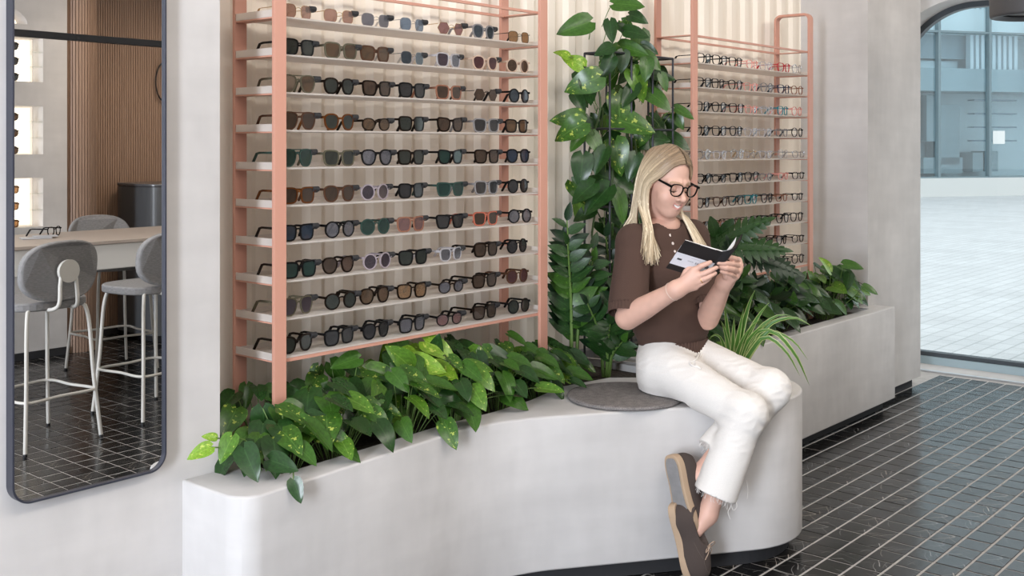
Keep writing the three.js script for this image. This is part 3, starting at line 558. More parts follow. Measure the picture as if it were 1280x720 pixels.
// ---------- outside ----------
{
  const paving = texture(512, (u, v) => { const r = Math.floor(v * 16), x = (u * 8 + (r % 2) * 0.5) % 1, y = (v * 16) % 1, e = Math.min(x * 2, (1 - x) * 2, y, 1 - y), j = smooth(0.02, 0.08, e), n = 0.80 + 0.05 * mottle(u, v) + 0.03 * noise.noise(Math.floor(u * 8 + (r % 2) * 0.5) * 1.7, r * 2.3, 0.5); return [n * mix(0.86, 1, j), n * mix(0.87, 1, j), n * mix(0.87, 1, j)]; });
  const g = struct('ground_plaza', metricUV(between(END_X + 0.32, 60, -0.4, -0.02, -45, 30)), std({ map: scaled(paving, 0.5), roughness: 0.9 }), 'pale block paving of the plaza outside', 'paving'); g.userData.kind = 'structure';
  struct('ground_street', metricUV(between(-45, LOW_X - 0.2, -0.4, -0.02, -30, 30)), std({ map: scaled(paving, 0.5), roughness: 0.9 }), 'pale paving of the street outside', 'paving');
  const O = V(30.76, 0, -11.49), u = V(0.84, 0, 0.54), a = Math.atan2(-u.z, u.x);
  const t = thing('street_building', 'glass fronted building with a concrete base across the plaza', 'building', [O.x, -0.02, O.z], a);
  // along the facade, from a photo column
  const along = (px) => { const X = (px - 640) / FOCAL, vx = X * ALONG[0] + ALONG[1], vz = X * OUT[0] + OUT[1], den = vx * u.z - vz * u.x, k = (O.x * u.z - O.z * u.x) / den; return (vx * k - O.x) * u.x + (vz * k - O.z) * u.z; };
  const high = (py) => EYE - (py - HORIZON) / FOCAL * 32;
  const m = (r, g, b, rough = 0.5) => std({ color: lin(r, g, b), roughness: rough });
  const glass = m(0.47, 0.54, 0.565, 0.3), dark = m(0.22, 0.275, 0.295), pale = m(0.70, 0.75, 0.765), frame = m(0.17, 0.235, 0.26);
  const plate = (name, x0, x1, y0, y1, z0, z1, mat, label) => part(name, between(Math.min(x0, x1), Math.max(x0, x1), Math.min(y0, y1), Math.max(y0, y1), z0, z1), mat, t, label);
  plate('base', -24, 44, 0, 0.52, -3, 0.12, m(0.66, 0.66, 0.64, 0.9), 'pale concrete base');
  plate('rear_wall', -24, 44, 0.5, 12, -3, -1.6, glass);
  plate('ceiling_slab', -24, 44, high(42), high(12), -1.6, -0.3, pale);
  plate('floor_band', -24, 44, high(114), high(86), -1.5, -0.35, m(0.30, 0.38, 0.41));
  plate('upper_wall', -24, 44, high(-20), 12, -1.6, 0, pale);
  plate('hanging_panel', along(1166), along(1237), high(72), high(28), -1.2, -1.0, m(0.27, 0.34, 0.38));
  plate('lit_panel', along(1147), along(1232), high(84), high(74), -1.4, -1.2, m(0.66, 0.76, 0.8));
  for (let i = 0; i < 9; i++) plate('slat', along(1234 + i * 7), along(1238 + i * 7), high(96), high(8), -0.9, -0.7, m(0.72, 0.79, 0.83));
  for (let k = -14; k < 30; k++) { const x = along(1173) + k * 1.72; plate('mullion', x - 0.04, x + 0.04, 0.5, 9, -0.1, 0.06, frame); }
  for (const py of [43, 220]) plate('transom', -24, 44, high(py) - 0.03, high(py) + 0.03, -0.1, 0.05, frame);
  const blocks = [[1160, 1176, 120, 200], [1184, 1198, 118, 176], [1200, 1226, 130, 205], [1243, 1256, 190, 214], [1258, 1275, 188, 214], [1180, 1230, 196, 216]];
  for (const [p, q, r, s] of blocks) plate('display_block', along(p), along(q), high(s), high(r), -1.5, -0.9, dark);
  for (let i = 0; i < 4; i++) plate('shelf_line', along(1236), along(1290), high(124 + i * 17) - 0.02, high(124 + i * 17) + 0.02, -0.9, -0.6, m(0.13, 0.18, 0.23));
  plate('notice', along(1241), along(1256), high(179), high(163), 0.0, 0.01, m(0.8, 0.8, 0.78), 'small pale notice on the glass');
  plate('notice', along(1147), along(1150), high(171), high(150), 0.0, 0.01, m(0.85, 0.88, 0.9), 'small white notice on the glass');
  part('glazing', between(-24, 44, 0.52, 9, -0.06, -0.05), phy({ color: lin(0.9, 0.96, 0.98), transmission: 1, roughness: 0.02, thickness: 0 }), t, 'large shop glazing');
}
// ---------- plants ----------
// a leaf lies along +z from its stalk at the origin, its upper side to +y; folded along the midrib and drooping to the tip
function leafGeometry(L, W, shape, fold, droop, wave, nu = 8, nv = 4) {
  const pos = [], uv = [], idx = [];
  for (let i = 0; i <= nu; i++) for (let j = -nv / 2; j <= nv / 2; j++) {
    const t = (i / nu) ** 1.25, s = j / (nv / 2), w = shape(t) * W / 2;
    let z = t * L, x = s * w;
    if (shape.heart) z -= shape.heart * L * (1 - t) ** 3 * Math.abs(s) * (shape(t) > 0.05 ? 1 : 0.3);
    const y = Math.abs(x) * fold - droop * L * t * t + wave * L * Math.sin(t * 9 + s * 2) * Math.abs(s) * 0.5;
    pos.push(x, y, z); uv.push(0.5 + s * 0.5, t);
  }
  const row = nv + 1;
  for (let i = 0; i < nu; i++) for (let j = 0; j < nv; j++) { const a = i * row + j, b = a + row; idx.push(a, b, a + 1, a + 1, b, b + 1); }
  const g = new THREE.BufferGeometry(); g.setAttribute('position', new THREE.Float32BufferAttribute(pos, 3)); g.setAttribute('uv', new THREE.Float32BufferAttribute(uv, 2)); g.setIndex(idx); g.computeVertexNormals(); return g;
}
const heart = (t) => Math.max(0.02, Math.sqrt(Math.max(0, Math.sin(Math.PI * Math.pow(t * 0.998 + 0.001, 0.60)))) * (1 - 0.42 * t * t)); heart.heart = 0.16;
const lance = (t) => Math.max(0.02, Math.sin(Math.PI * Math.pow(t * 0.98 + 0.02, 0.75)) ** 0.8);
const oval = (t) => Math.max(0.03, Math.sin(Math.PI * (t * 0.97 + 0.015)) ** 0.65);
const strap = (t) => Math.max(0.03, Math.min(1, t * 5 + 0.5) * (1 - t ** 3));
function leafTexture(base, vein, splash, amount, k) {
  return texture(128, (u, v) => {
    const s = Math.abs(u - 0.5) * 2, mid = 1 - smooth(0.0, 0.07, s), side = Math.abs(((v * 9 + s * 1.7) % 1) - 0.5) < 0.05 ? 0.22 : 0;
    const n = fbm(u * 4 + k * 3.3, v * 7, k, 4), f = smooth(0.12 - amount, 0.2 - amount, n), d = 0.88 + 0.3 * fbm(u * 9, v * 9, k + 5, 2);
    return [0, 1, 2].map((c) => mix(mix(base[c] * d, splash[c], f * 0.85), vein[c], clamp(mid * 0.75 + side, 0, 1)));
  });
}
const leafMat = (map, rough = 0.27, trans = 0.15) => phy({ map, roughness: rough, transmission: trans, thickness: 0, side: THREE.DoubleSide, specularIntensity: 0.8 });
const G1 = [0.26, 0.43, 0.145], G2 = [0.36, 0.54, 0.165], G3 = [0.53, 0.70, 0.20], DG = [0.16, 0.30, 0.125], DK = [0.10, 0.21, 0.11], YL = [0.74, 0.78, 0.36];
const potMats = [leafMat(leafTexture(G1, [0.33, 0.48, 0.2], YL, -0.26, 1)), leafMat(leafTexture(DG, [0.24, 0.38, 0.2], G3, -0.2, 2)), leafMat(leafTexture(G2, [0.45, 0.58, 0.24], YL, -0.12, 3)), leafMat(leafTexture(G1, [0.36, 0.5, 0.22], YL, -0.06, 4)), leafMat(leafTexture(DG, [0.22, 0.35, 0.17], G2, -0.2, 6)), leafMat(leafTexture(G3, [0.62, 0.72, 0.32], YL, -0.06, 5))];
const zzMats = [leafMat(leafTexture(DK, [0.2, 0.32, 0.18], DG, -0.2, 7), 0.38, 0.1), leafMat(leafTexture(DG, [0.24, 0.38, 0.2], G1, -0.15, 8), 0.38, 0.1), leafMat(leafTexture(G1, [0.3, 0.42, 0.2], G2, -0.15, 9), 0.38, 0.12)];
const spiderMat = leafMat(texture(64, (u) => { const s = Math.abs(u - 0.5) * 2, e = smooth(0.62, 0.78, s); return [mix(0.30, 0.78, e), mix(0.50, 0.82, e), mix(0.17, 0.55, e)]; }), 0.4, 0.3);
const stalkMat = std({ color: lin(0.13, 0.22, 0.05), roughness: 0.5 }), darkStalk = std({ color: lin(0.05, 0.09, 0.025), roughness: 0.55 }), brownStalk = std({ color: lin(0.10, 0.075, 0.035), roughness: 0.8 });
const unit = 1, FACE = V(-0.62, 0.5, 0.6);
// a photo pixel on the plane at a known distance from the display wall
const pixAtZ = (px, py, z) => { const x = pixZ(px, z), D = x * ALONG[1] + z * OUT[1]; return V(x, EYE - (py - HORIZON) / FOCAL * D, z); };
const potLeaves = [[1, 0.70, 0.22, 0.16, 0.02], [1, 0.76, 0.10, 0.30, 0.03], [1, 0.62, 0.30, 0.06, 0.02], [1, 0.82, 0.16, 0.45, 0.03]].map(([l, w, f, d, v]) => leafGeometry(l * unit, w, heart, f, d, v));
const zzLeaves = [[1, 0.46, 0.2, 0.08, 0], [1, 0.52, 0.1, 0.2, 0.01]].map(([l, w, f, d, v]) => leafGeometry(l, w, lance, f, d, v, 5, 2));
const ovalLeaf = [leafGeometry(1, 0.5, oval, 0.2, 0.1, 0.01, 6, 2), leafGeometry(1, 0.58, oval, 0.12, 0.22, 0.01, 6, 2)];
// sets a leaf at a point, growing towards dir with its upper face as near to up as it can be
const bx = V(), by = V(), bz = V(), basis = new THREE.Matrix4();
function setLeaf(m, at, dir, up, size, roll = 0) {
  bz.copy(dir).normalize(); bx.crossVectors(up, bz); if (bx.lengthSq() < 1e-4) bx.set(1, 0, 0); bx.normalize(); by.crossVectors(bz, bx);
  m.quaternion.setFromRotationMatrix(basis.makeBasis(bx, by, bz)); if (roll) m.rotateZ(roll);
  m.position.copy(at); m.scale.setScalar(size); return m;
}
function leafOn(parent, geometry, material, at, dir, size, roll = 0, up = V(0, 1, 0), name = 'leaf') { const o = parent.position; return setLeaf(part(name, geometry, material, parent), V(at.x - o.x, at.y - o.y, at.z - o.z), dir, up, size, roll); }
const local = (t, list) => list.map((p) => p.clone().sub(t.position));

// trailing pothos: stalks arch out of the soil, each ending in a heart leaf; leaves keep to the trough and hang over its rim
function pothos(x, z, label, n, o = {}) {
  const { reach = 0.17, tall = 0.17, mats = [0, 1, 2, 3, 4, 1, 0, 4], size = [0.07, 0.118], front = -2.30, group = 'pothos plants in the troughs', out = V(0.15, 0, 1), back = -2.66 } = o;
  const t = thing('pothos', label, 'plant', [x, TOP - 0.032, z], 0, group), stalks = [];
  n = Math.round(n * 1.35);
  for (let i = 0; i < n; i++) {
    const a = i * 2.39996 + rr(-0.3, 0.3), q = Math.sqrt((i + 0.5) / n), h = tall * (1.05 - 0.85 * q * q) * rr(0.8, 1.15);
    let dx = Math.cos(a) * q * reach * 1.25, dz = Math.sin(a) * q * reach;
    if (z + dz < back) dz = back - z + rr(0, 0.03);
    let over = Math.max(0, z + dz - front); if (over > 0.05) { dz -= over - 0.05; over = 0.05; }
    const tip = V(x + dx, TOP + 0.02 + h - over * 0.15, z + dz), s = rr(...size), root = V(x + dx * 0.25, TOP - 0.03, z + dz * 0.25);
    const dir = V(dx * 1.1 + out.x * 0.06, -0.02 - 0.05 * q, dz * 1.1 + out.z * 0.06 + 0.02).normalize(); dir.y -= rr(-0.25, 0.35) * (0.4 + q * 0.6); dir.x += rr(-0.3, 0.3);
    if (dir.z < 0) dir.z *= 0.3;
    const upv = V(rr(-0.7, 0.0), 1, rr(0.0, 0.8));
    const base = tip.clone().addScaledVector(dir.clone().normalize(), -0.25 * s); base.y = Math.max(base.y, TOP + 0.015);
    stalks.push(tube(local(t, [root, root.clone().lerp(base, 0.55).add(V(0, 0.03, 0)), base]), 0.0018, 6, 4));
    leafOn(t, pick(potLeaves), potMats[pick(mats)], base, dir, s, rr(-0.35, 0.35), upv);
  }
  part('stalks', merge(stalks), stalkMat, t);
  return t;
}
{
  const words = ['beside the mirror wall corner', 'at the foot of the sunglasses rack front post', 'behind the sunglasses rack front post', 'under the rack bottom tray, toward the mirror', 'at the trough front rim, below the tray middle', 'under the bottom tray, with tall bright leaves', 'at the trough rim where the bench bends', 'behind the bench bend, below the tray', 'below the end of the bottom tray', 'at the rack far post', 'beside the grey seat pad', 'behind the grey seat pad'];
  const at = [[1.83, -2.40, 20, { tall: 0.10, reach: 0.13, front: -2.27 }], [2.02, -2.42, 22, { tall: 0.13 }], [1.90, -2.60, 16, { tall: 0.13 }], [2.18, -2.57, 20, { tall: 0.15 }], [2.27, -2.41, 22, { tall: 0.14, front: -2.28 }], [2.44, -2.54, 20, { tall: 0.19, mats: [0, 2, 3, 5, 5, 1] }], [2.50, -2.42, 22, { tall: 0.15, front: -2.30 }], [2.68, -2.56, 20, { tall: 0.17 }], [2.72, -2.43, 20, { tall: 0.13, front: -2.31 }], [2.93, -2.55, 18, { tall: 0.13, size: [0.06, 0.1], front: -2.34 }], [2.96, -2.44, 26, { tall: 0.10, size: [0.06, 0.095], reach: 0.14, front: -2.33 }], [3.10, -2.52, 24, { tall: 0.10, size: [0.055, 0.09], reach: 0.14, front: -2.37 }]];
  at.forEach(([x, z, n, o], i) => pothos(x, z, `green pothos plant ${words[i]}`, n, o));
  // shoots that stand out in the photograph, each on the plant below it
  const hero = [[0, 250, 565, -2.38, 0.062, 5, -0.7, -0.25], [0, 283, 560, -2.36, 0.072, 2, -0.2, -0.5], [0, 312, 578, -2.30, 0.095, 1, 0.35, -0.5], [0, 371, 613, -2.205, 0.06, 1, 0.4, -0.9], [0, 352, 580, -2.27, 0.085, 4, 0.9, -0.15], [0, 262, 546, -2.40, 0.036, 5, -0.9, 0.25], [5, 532, 457, -2.44, 0.12, 5, 1.0, -0.12], [5, 501, 447, -2.46, 0.11, 2, -0.45, 0.55], [3, 433, 452, -2.54, 0.09, 0, -0.6, -0.1], [7, 600, 458, -2.44, 0.10, 1, 0.2, -0.5], [5, 545, 435, -2.5, 0.09, 4, 0.15, 0.8], [6, 562, 542, -2.25, 0.09, 3, 0.3, -0.5], [11, 708, 473, -2.42, 0.045, 5, 0.5, -0.5]];
  const roots = scene.children.filter((o) => o.name.startsWith('pothos'));
  for (const [k, px, py, z, s, m, dx, dy] of hero) {
    const t = roots[Math.min(k, roots.length - 1)], p = pixAtZ(px, py, z), d = cam(dx, dy, -0.4).sub(cam(0, 0, 0)), base = p.clone().addScaledVector(d.clone().normalize(), -0.45 * s);
    leafOn(t, potLeaves[0], potMats[m], base, d, s, 0, V(-0.6, 0.6, 0.55));
    part('stalk', tube(local(t, [V(mix(t.position.x, base.x, 0.4), TOP - 0.02, mix(t.position.z, base.z, 0.4)), V(mix(t.position.x, base.x, 0.7), mix(TOP, base.y, 0.6) + 0.015, mix(t.position.z, base.z, 0.75)), base]), 0.0019, 8, 4), stalkMat, t);
  }
}
// climbing pothos on a wire trellis
{
  const x0 = 3.52, x1 = 3.98, zF = -2.535, zB = -2.66, yTop = 1.775;
  const tr = thing('plant_trellis', 'dark wire box trellis standing behind the seated woman', 'trellis', [(x0 + x1) / 2, TOP - 0.04, (zF + zB) / 2]);
  const O = tr.position, seg = (a, b) => tube([V(...a).sub(O), V(...a).lerp(V(...b), 0.5).sub(O), V(...b).sub(O)], 0.005, 2, 6);
  for (const x of [x0, x0 + 0.15, x1 - 0.155, x1]) for (const z of [zF, zB]) part('upright', seg([x, TOP - 0.05, z], [x, yTop, z]), M.darkmetal, tr);
  for (const y of [0.85, 1.16, 1.47, yTop]) part('hoop', merge([seg([x0, y, zF], [x1, y, zF]), seg([x0, y, zB], [x1, y, zB]), seg([x0, y, zF], [x0, y, zB]), seg([x1, y, zF], [x1, y, zB])]), M.darkmetal, tr);
  const t = thing('climbing_pothos', 'tall variegated climbing pothos wound around the wire trellis', 'plant', [3.75, TOP - 0.032, -2.6]);
  const vines = [];
  for (let k = 0; k < 9; k++) {
    const pts = []; let x = rr(x0 + 0.05, x1 - 0.05);
    for (let y = TOP - 0.03; y < rr(1.45, 1.83); y += 0.13) { pts.push(V(clamp(x, x0 - 0.02, x1 + 0.03), y, rr(-2.65, -2.56))); x += rr(-0.09, 0.09); }
    vines.push(tube(local(t, pts), rr(0.003, 0.0055), 26, 5));
  }
  part('stems', merge(vines), darkStalk, t);
  const stalks = [], mats = [0, 1, 4, 1, 0, 3, 4, 2, 1];
  const place = (px, py, s, dx, dy, m, z) => {
    const p = pixAtZ(px, py, z), d = cam(dx, dy, rr(-0.4, -0.05)).sub(cam(0, 0, 0)).normalize(), base = p.clone().addScaledVector(d, -0.5 * s), root = V(clamp(base.x + rr(-0.06, 0.06), x0, x1), base.y - rr(0.03, 0.12), rr(-2.64, -2.58));
    stalks.push(tube(local(t, [root, root.clone().lerp(base, 0.5).add(V(0, 0.03, 0.01)), base]), 0.0019, 6, 4));
    leafOn(t, pick(potLeaves), potMats[m], base, d, s, rr(-0.25, 0.25), V(rr(-0.9, -0.4), rr(0.3, 0.8), rr(0.4, 0.8)));
  };
  // leaves read off the photograph: column, row, size, growing direction
  const seen = [[787, 5, 0.11, 1, -0.02, 0], [717, 34, 0.12, -1, -0.35, 0], [797, 21, 0.07, 0.3, -0.1, 1], [764, 40, 0.085, 0.1, -1, 1], [797, 40, 0.09, 1, -0.1, 1], [773, 33, 0.07, -0.4, 0.2, 4], [717, 76, 0.075, -0.7, 0.4, 5], [703, 66, 0.05, -0.8, 0.5, 5], [728, 104, 0.125, -0.8, -0.3, 3], [793, 63, 0.11, 0.9, -0.3, 0], [778, 78, 0.08, -0.1, -1, 4], [813, 62, 0.07, 0.8, -0.5, 1], [816, 76, 0.085, 0.7, -0.5, 0], [808, 88, 0.085, -0.1, -0.9, 0], [801, 105, 0.12, 0.6, -0.9, 2], [831, 97, 0.085, 1, -0.15, 1], [830, 104, 0.07, 0.3, -0.9, 0], [825, 124, 0.105, 0.8, -0.5, 0], [775, 138, 0.13, 0.1, -1, 3], [793, 155, 0.16, 1, -0.25, 3], [712, 148, 0.105, -0.9, 0.1, 3], [712, 162, 0.11, -0.8, -0.35, 3], [738, 112, 0.09, 0.3, -0.9, 4], [815, 172, 0.125, 1, -0.05, 1], [856, 142, 0.085, 0.9, -0.5, 0], [849, 152, 0.07, 0.5, -0.9, 0], [848, 176, 0.10, 0.8, -0.35, 1], [772, 195, 0.12, 0.1, -0.8, 3], [750, 202, 0.10, -0.4, -0.9, 1], [727, 213, 0.11, -0.1, -1, 4], [770, 224, 0.15, 0.8, -0.2, 1], [745, 180, 0.09, 0.5, -0.8, 0], [786, 120, 0.10, -0.5, -0.8, 4], [758, 85, 0.085, -0.4, -0.7, 1], [755, 62, 0.07, -0.7, -0.3, 4], [745, 250, 0.13, -0.6, -0.6, 1], [775, 260, 0.12, 0.2, -0.9, 0], [720, 178, 0.08, -0.5, -0.8, 0], [728, 240, 0.10, -0.7, -0.5, 1], [790, 210, 0.1, -0.3, -0.9, 4]];
  for (const [px, py, s, dx, dy, m] of seen) place(px, py, s * 1.12, dx, dy, m, rr(-2.57, -2.48));
  for (let i = 0; i < 64; i++) { const v = Math.pow(rnd(), 0.7), px = rr(726, 838) - v * 4, py = mix(30, 290, v); place(px, py, rr(0.08, 0.13), rr(-1, 1), rr(-1, 0), pick(mats), rr(-2.66, -2.56)); }
  part('stalks', merge(stalks), stalkMat, t);
}
// ZZ plant: stout upright stems with paired glossy leaflets
function zz(x, z, label, stems, group = 'ZZ plants in the troughs') {
  const t = thing('zz_plant', label, 'plant', [x, TOP - 0.032, z], 0, group), canes = [];
  for (const [lx, lz, h, m, n, s] of stems) {
    const root = V(x + lx * 0.15, TOP - 0.03, z + lz * 0.15), tip = V(x + lx, TOP + h, z + lz), midp = root.clone().lerp(tip, 0.5).add(V(-lx * 0.2, h * 0.08, -lz * 0.2));
    const curve = new THREE.CatmullRomCurve3([root, midp, tip]);
    canes.push(taperTube(local(t, [root, midp, tip]), [0.0075, 0.006, 0.0025], 10, 6));
    const side = V(0, 0, 0), tan = V();
    for (let i = 0; i < n; i++) {
      const u = mix(0.32, 1, i / (n - 1)), p = curve.getPointAt(u); curve.getTangentAt(u, tan);
      side.crossVectors(tan, V(-0.75, 0.1, 0.65)).normalize().multiplyScalar(i % 2 ? 1 : -1);
      const d = side.clone().multiplyScalar(i === n - 1 ? 0.1 : 1).addScaledVector(tan, 0.75).add(V(rr(-0.15, 0.15), rr(-0.15, 0.1), rr(-0.1, 0.3)));
      leafOn(t, pick(zzLeaves), zzMats[(m + (rnd() < 0.25 ? 1 : 0)) % 3], p, d, 1.2 * s * (0.75 + 0.45 * Math.sin(Math.PI * u)) * rr(0.9, 1.1), rr(-0.3, 0.3), V(-0.6, 0.55, 0.6));
    }
  }
  part('stems', merge(canes), stalkMat, t);
  return t;
}
zz(3.30, -2.55, 'ZZ plant with dark glossy leaflets between rack post and seated woman', [[-0.16, 0.10, 0.50, 1, 17, 0.075], [-0.10, 0.05, 0.58, 0, 18, 0.075], [0.02, 0.08, 0.42, 1, 15, 0.075], [-0.02, -0.02, 0.50, 0, 16, 0.07], [0.10, 0.02, 0.46, 0, 15, 0.07]]);
zz(3.42, -2.48, 'low dense ZZ plant behind the seat pad', [[-0.14, 0.12, 0.20, 1, 12, 0.07], [-0.05, 0.10, 0.30, 0, 13, 0.075], [0.06, 0.05, 0.34, 0, 14, 0.075], [-0.16, 0.03, 0.27, 0, 13, 0.07], [-0.09, 0.14, 0.13, 1, 9, 0.065]]);
zz(3.62, -2.58, 'dark ZZ plant at the trellis foot behind the woman', [[-0.12, 0.04, 0.50, 0, 16, 0.07], [0.02, 0.06, 0.55, 0, 16, 0.07], [0.10, 0.08, 0.42, 1, 14, 0.075], [0.16, 0.05, 0.5, 0, 15, 0.07]]);
zz(3.95, -2.55, 'dark ZZ plant behind the open catalogue', [[-0.10, 0.06, 0.42, 0, 15, 0.075], [0.05, 0.05, 0.46, 0, 15, 0.075], [0.14, 0.1, 0.34, 1, 13, 0.075], [-0.02, 0.14, 0.26, 1, 12, 0.075], [0.2, 0.02, 0.4, 0, 14, 0.07]]);
zz(4.32, -2.52, 'dark ZZ plant at the foot of the eyeglasses rack', [[-0.14, 0.10, 0.24, 0, 12, 0.08], [0.05, 0.10, 0.27, 1, 13, 0.08], [0.18, 0.10, 0.22, 0, 12, 0.08], [0.02, 0.02, 0.30, 0, 13, 0.08], [-0.06, 0.17, 0.14, 1, 9, 0.075]]);
zz(4.75, -2.50, 'dark low ZZ plant under the bottom eyeglasses tray', [[-0.14, 0.10, 0.18, 0, 11, 0.08], [0.05, 0.12, 0.2, 0, 12, 0.08], [0.18, 0.08, 0.2, 1, 11, 0.08], [0.0, 0.16, 0.11, 1, 8, 0.075], [-0.2, 0.0, 0.22, 0, 10, 0.075]]);
// big toothed fronds beside the catalogue
{
  const t = thing('philodendron', 'philodendron with large toothed dark leaves beside the open catalogue', 'plant', [4.12, TOP - 0.032, -2.50]);
  const frond = (() => {                                            // one blade cut into fingers on both sides of a midrib
    const bits = [], n = 9; for (let i = 0; i < n; i++) { const u = (i + 0.5) / n, w = Math.sin(Math.PI * (u * 0.82 + 0.14)) * 0.23; for (const s of [-1, 1]) { const g = leafGeometry(w + 0.05, 0.105, lance, 0.1, 0.25, 0, 4, 2); g.rotateY(s * (Math.PI / 2 - 0.5 * u - 0.25)).translate(0, -0.22 * u * u, u * 0.93); bits.push(g); } }
    bits.push(leafGeometry(0.18, 0.09, lance, 0.1, 0.4, 0, 4, 2).translate(0, -0.2, 0.9)); const w = leafGeometry(1.0, 0.11, oval, 0.15, 0.22, 0, 6, 2); bits.push(w); return mergeGeometries(bits.map((b) => b.index ? b.toNonIndexed() : b));
  })();
  const list = [[940, 278, 4.36, 0.26, 0.75, 0.5, 1], [962, 305, 4.32, 0.27, 1, 0.12, 1], [985, 330, 4.40, 0.24, 1, -0.2, 0], [915, 318, 4.32, 0.2, -0.1, 0.7, 0]], stalks = [];
  for (const [px, py, D, s, dx, dy, m] of list) { const p = pix(px, py, D), d = cam(dx, dy, -0.25).sub(cam(0, 0, 0)).normalize(), b = p.clone().addScaledVector(d, -0.75 * s); leafOn(t, frond, zzMats[m], b, d, s, 0, V(-0.6, 0.6, 0.5)); stalks.push(tube(local(t, [V(t.position.x, TOP - 0.03, t.position.z), V(mix(t.position.x, b.x, 0.5), mix(TOP, b.y, 0.7), mix(t.position.z, b.z, 0.4)), b]), 0.004, 8, 5)); }
  part('stalks', merge(stalks), darkStalk, t);
}
// rubbery round leaves beside the catalogue, at the eyeglasses rack
{
  const t = thing('peperomia', 'peperomia with thick round leaves behind the catalogue', 'plant', [4.02, TOP - 0.032, -2.42]), st = [];
  for (const [px, py, dx, dy, s] of [[893, 288, -0.2, 1, 0.07], [906, 290, 0.5, 0.8, 0.075], [888, 302, -0.6, 0.4, 0.07], [902, 303, 0.3, 0.5, 0.07], [916, 296, 0.9, 0.3, 0.065]]) { const p = pix(px, py, 4.42), d = cam(dx, dy, -0.3).sub(cam(0, 0, 0)).normalize(), b = p.clone().addScaledVector(d, -0.5 * s); leafOn(t, ovalLeaf[1], potMats[1], b, d, s * 1.3, 0, V(-0.6, 0.3, 0.75)); st.push(tube(local(t, [V(t.position.x, TOP - 0.03, t.position.z), V(mix(t.position.x, b.x, 0.6), mix(TOP, b.y, 0.5), mix(t.position.z, b.z, 0.6)), b]), 0.003, 8, 5)); }
  part('stalks', merge(st), darkStalk, t);
}
// spider plant at the bench end
{
  const c = V(3.605, TOP - 0.032, -2.04), t = thing('spider_plant', 'spider plant with long cream edged leaves at the rounded bench end', 'plant', c.toArray());
  const blade = (pts, w) => { const curve = new THREE.CatmullRomCurve3(pts), pos = [], uv = [], idx = [], n = 14; for (let i = 0; i <= n; i++) { const u = i / n, p = curve.getPointAt(u), tg = curve.getTangentAt(u), sd = V().crossVectors(tg, V(-0.65, 0.4, 0.6)).normalize(), ww = w * strap(u) * 0.5; const up = V().crossVectors(sd, tg).multiplyScalar(ww * 0.5); for (const s of [-1, 0, 1]) { const q = p.clone().addScaledVector(sd, s * ww); if (s) q.add(up); pos.push(...q.toArray()); uv.push(0.5 + s * 0.5, u); } } for (let i = 0; i < n; i++) for (let j = 0; j < 2; j++) { const a = i * 3 + j, b = a + 3; idx.push(a, b, a + 1, a + 1, b, b + 1); } const g = new THREE.BufferGeometry(); g.setAttribute('position', new THREE.Float32BufferAttribute(pos, 3)); g.setAttribute('uv', new THREE.Float32BufferAttribute(uv, 2)); g.setIndex(idx); g.computeVertexNormals(); return g; };
  // tips in the photograph, with how high the blade arches before it falls
  const tips = [[944, 362, 0.02, 0.020], [962, 378, 0.02, 0.018], [905, 378, 0.0, 0.016], [930, 385, 0.0, 0.016], [900, 400, 0.03, 0.014], [1015, 408, 0.09, 0.015], [990, 395, 0.06, 0.014], [1012, 482, 0.17, 0.016], [1000, 470, 0.13, 0.014], [886, 425, 0.06, 0.012], [1010, 450, 0.12, 0.012], [975, 420, 0.07, 0.014], [950, 400, 0.03, 0.017], [918, 395, 0.02, 0.016], [938, 410, 0.02, 0.014], [880, 440, 0.05, 0.012], [985, 440, 0.08, 0.012], [960, 405, 0.03, 0.015]];
  tips.forEach(([px, py, arch, w], i) => { const D = 4.0 - 0.012 * (i % 5), p = pix(px, py, D).sub(c), m = p.clone().multiplyScalar(0.5); m.y += arch + 0.03; const q = p.clone().multiplyScalar(0.8); q.y = p.y * 0.85 + arch * 0.7; part('leaf', blade([V((i % 4) * 0.008 - 0.012, 0.0, (i % 3) * 0.01 - 0.01), m.clone().multiplyScalar(0.6).add(V(0, 0.02, 0)), m, q, p], w * 1.35), spiderMat, t); });
  const n = thing('creeping_fig', 'small leaved creeper spilling over the rounded bench end', 'plant', [3.60, TOP - 0.032, -2.22]), st = [];
  for (let i = 0; i < 30; i++) { const a = rr(0, 6.28), r = rr(0.02, 0.13), p = V(n.position.x + r * Math.cos(a) * 1.2, TOP + rr(0.015, 0.10), n.position.z + r * Math.sin(a) + 0.03), d = V(Math.cos(a), rr(-0.3, 0.4), Math.sin(a) + 0.4); leafOn(n, pick(potLeaves), potMats[pick([0, 2, 2, 5, 1])], p, d, rr(0.03, 0.05), rr(-0.4, 0.4), V(-0.2, 0.7, 0.6)); st.push(tube(local(n, [V(n.position.x, TOP - 0.03, n.position.z), V(mix(n.position.x, p.x, 0.6), p.y, mix(n.position.z, p.z, 0.5)), p]), 0.0012, 5, 4)); }
  part('stalks', merge(st), stalkMat, n);
}
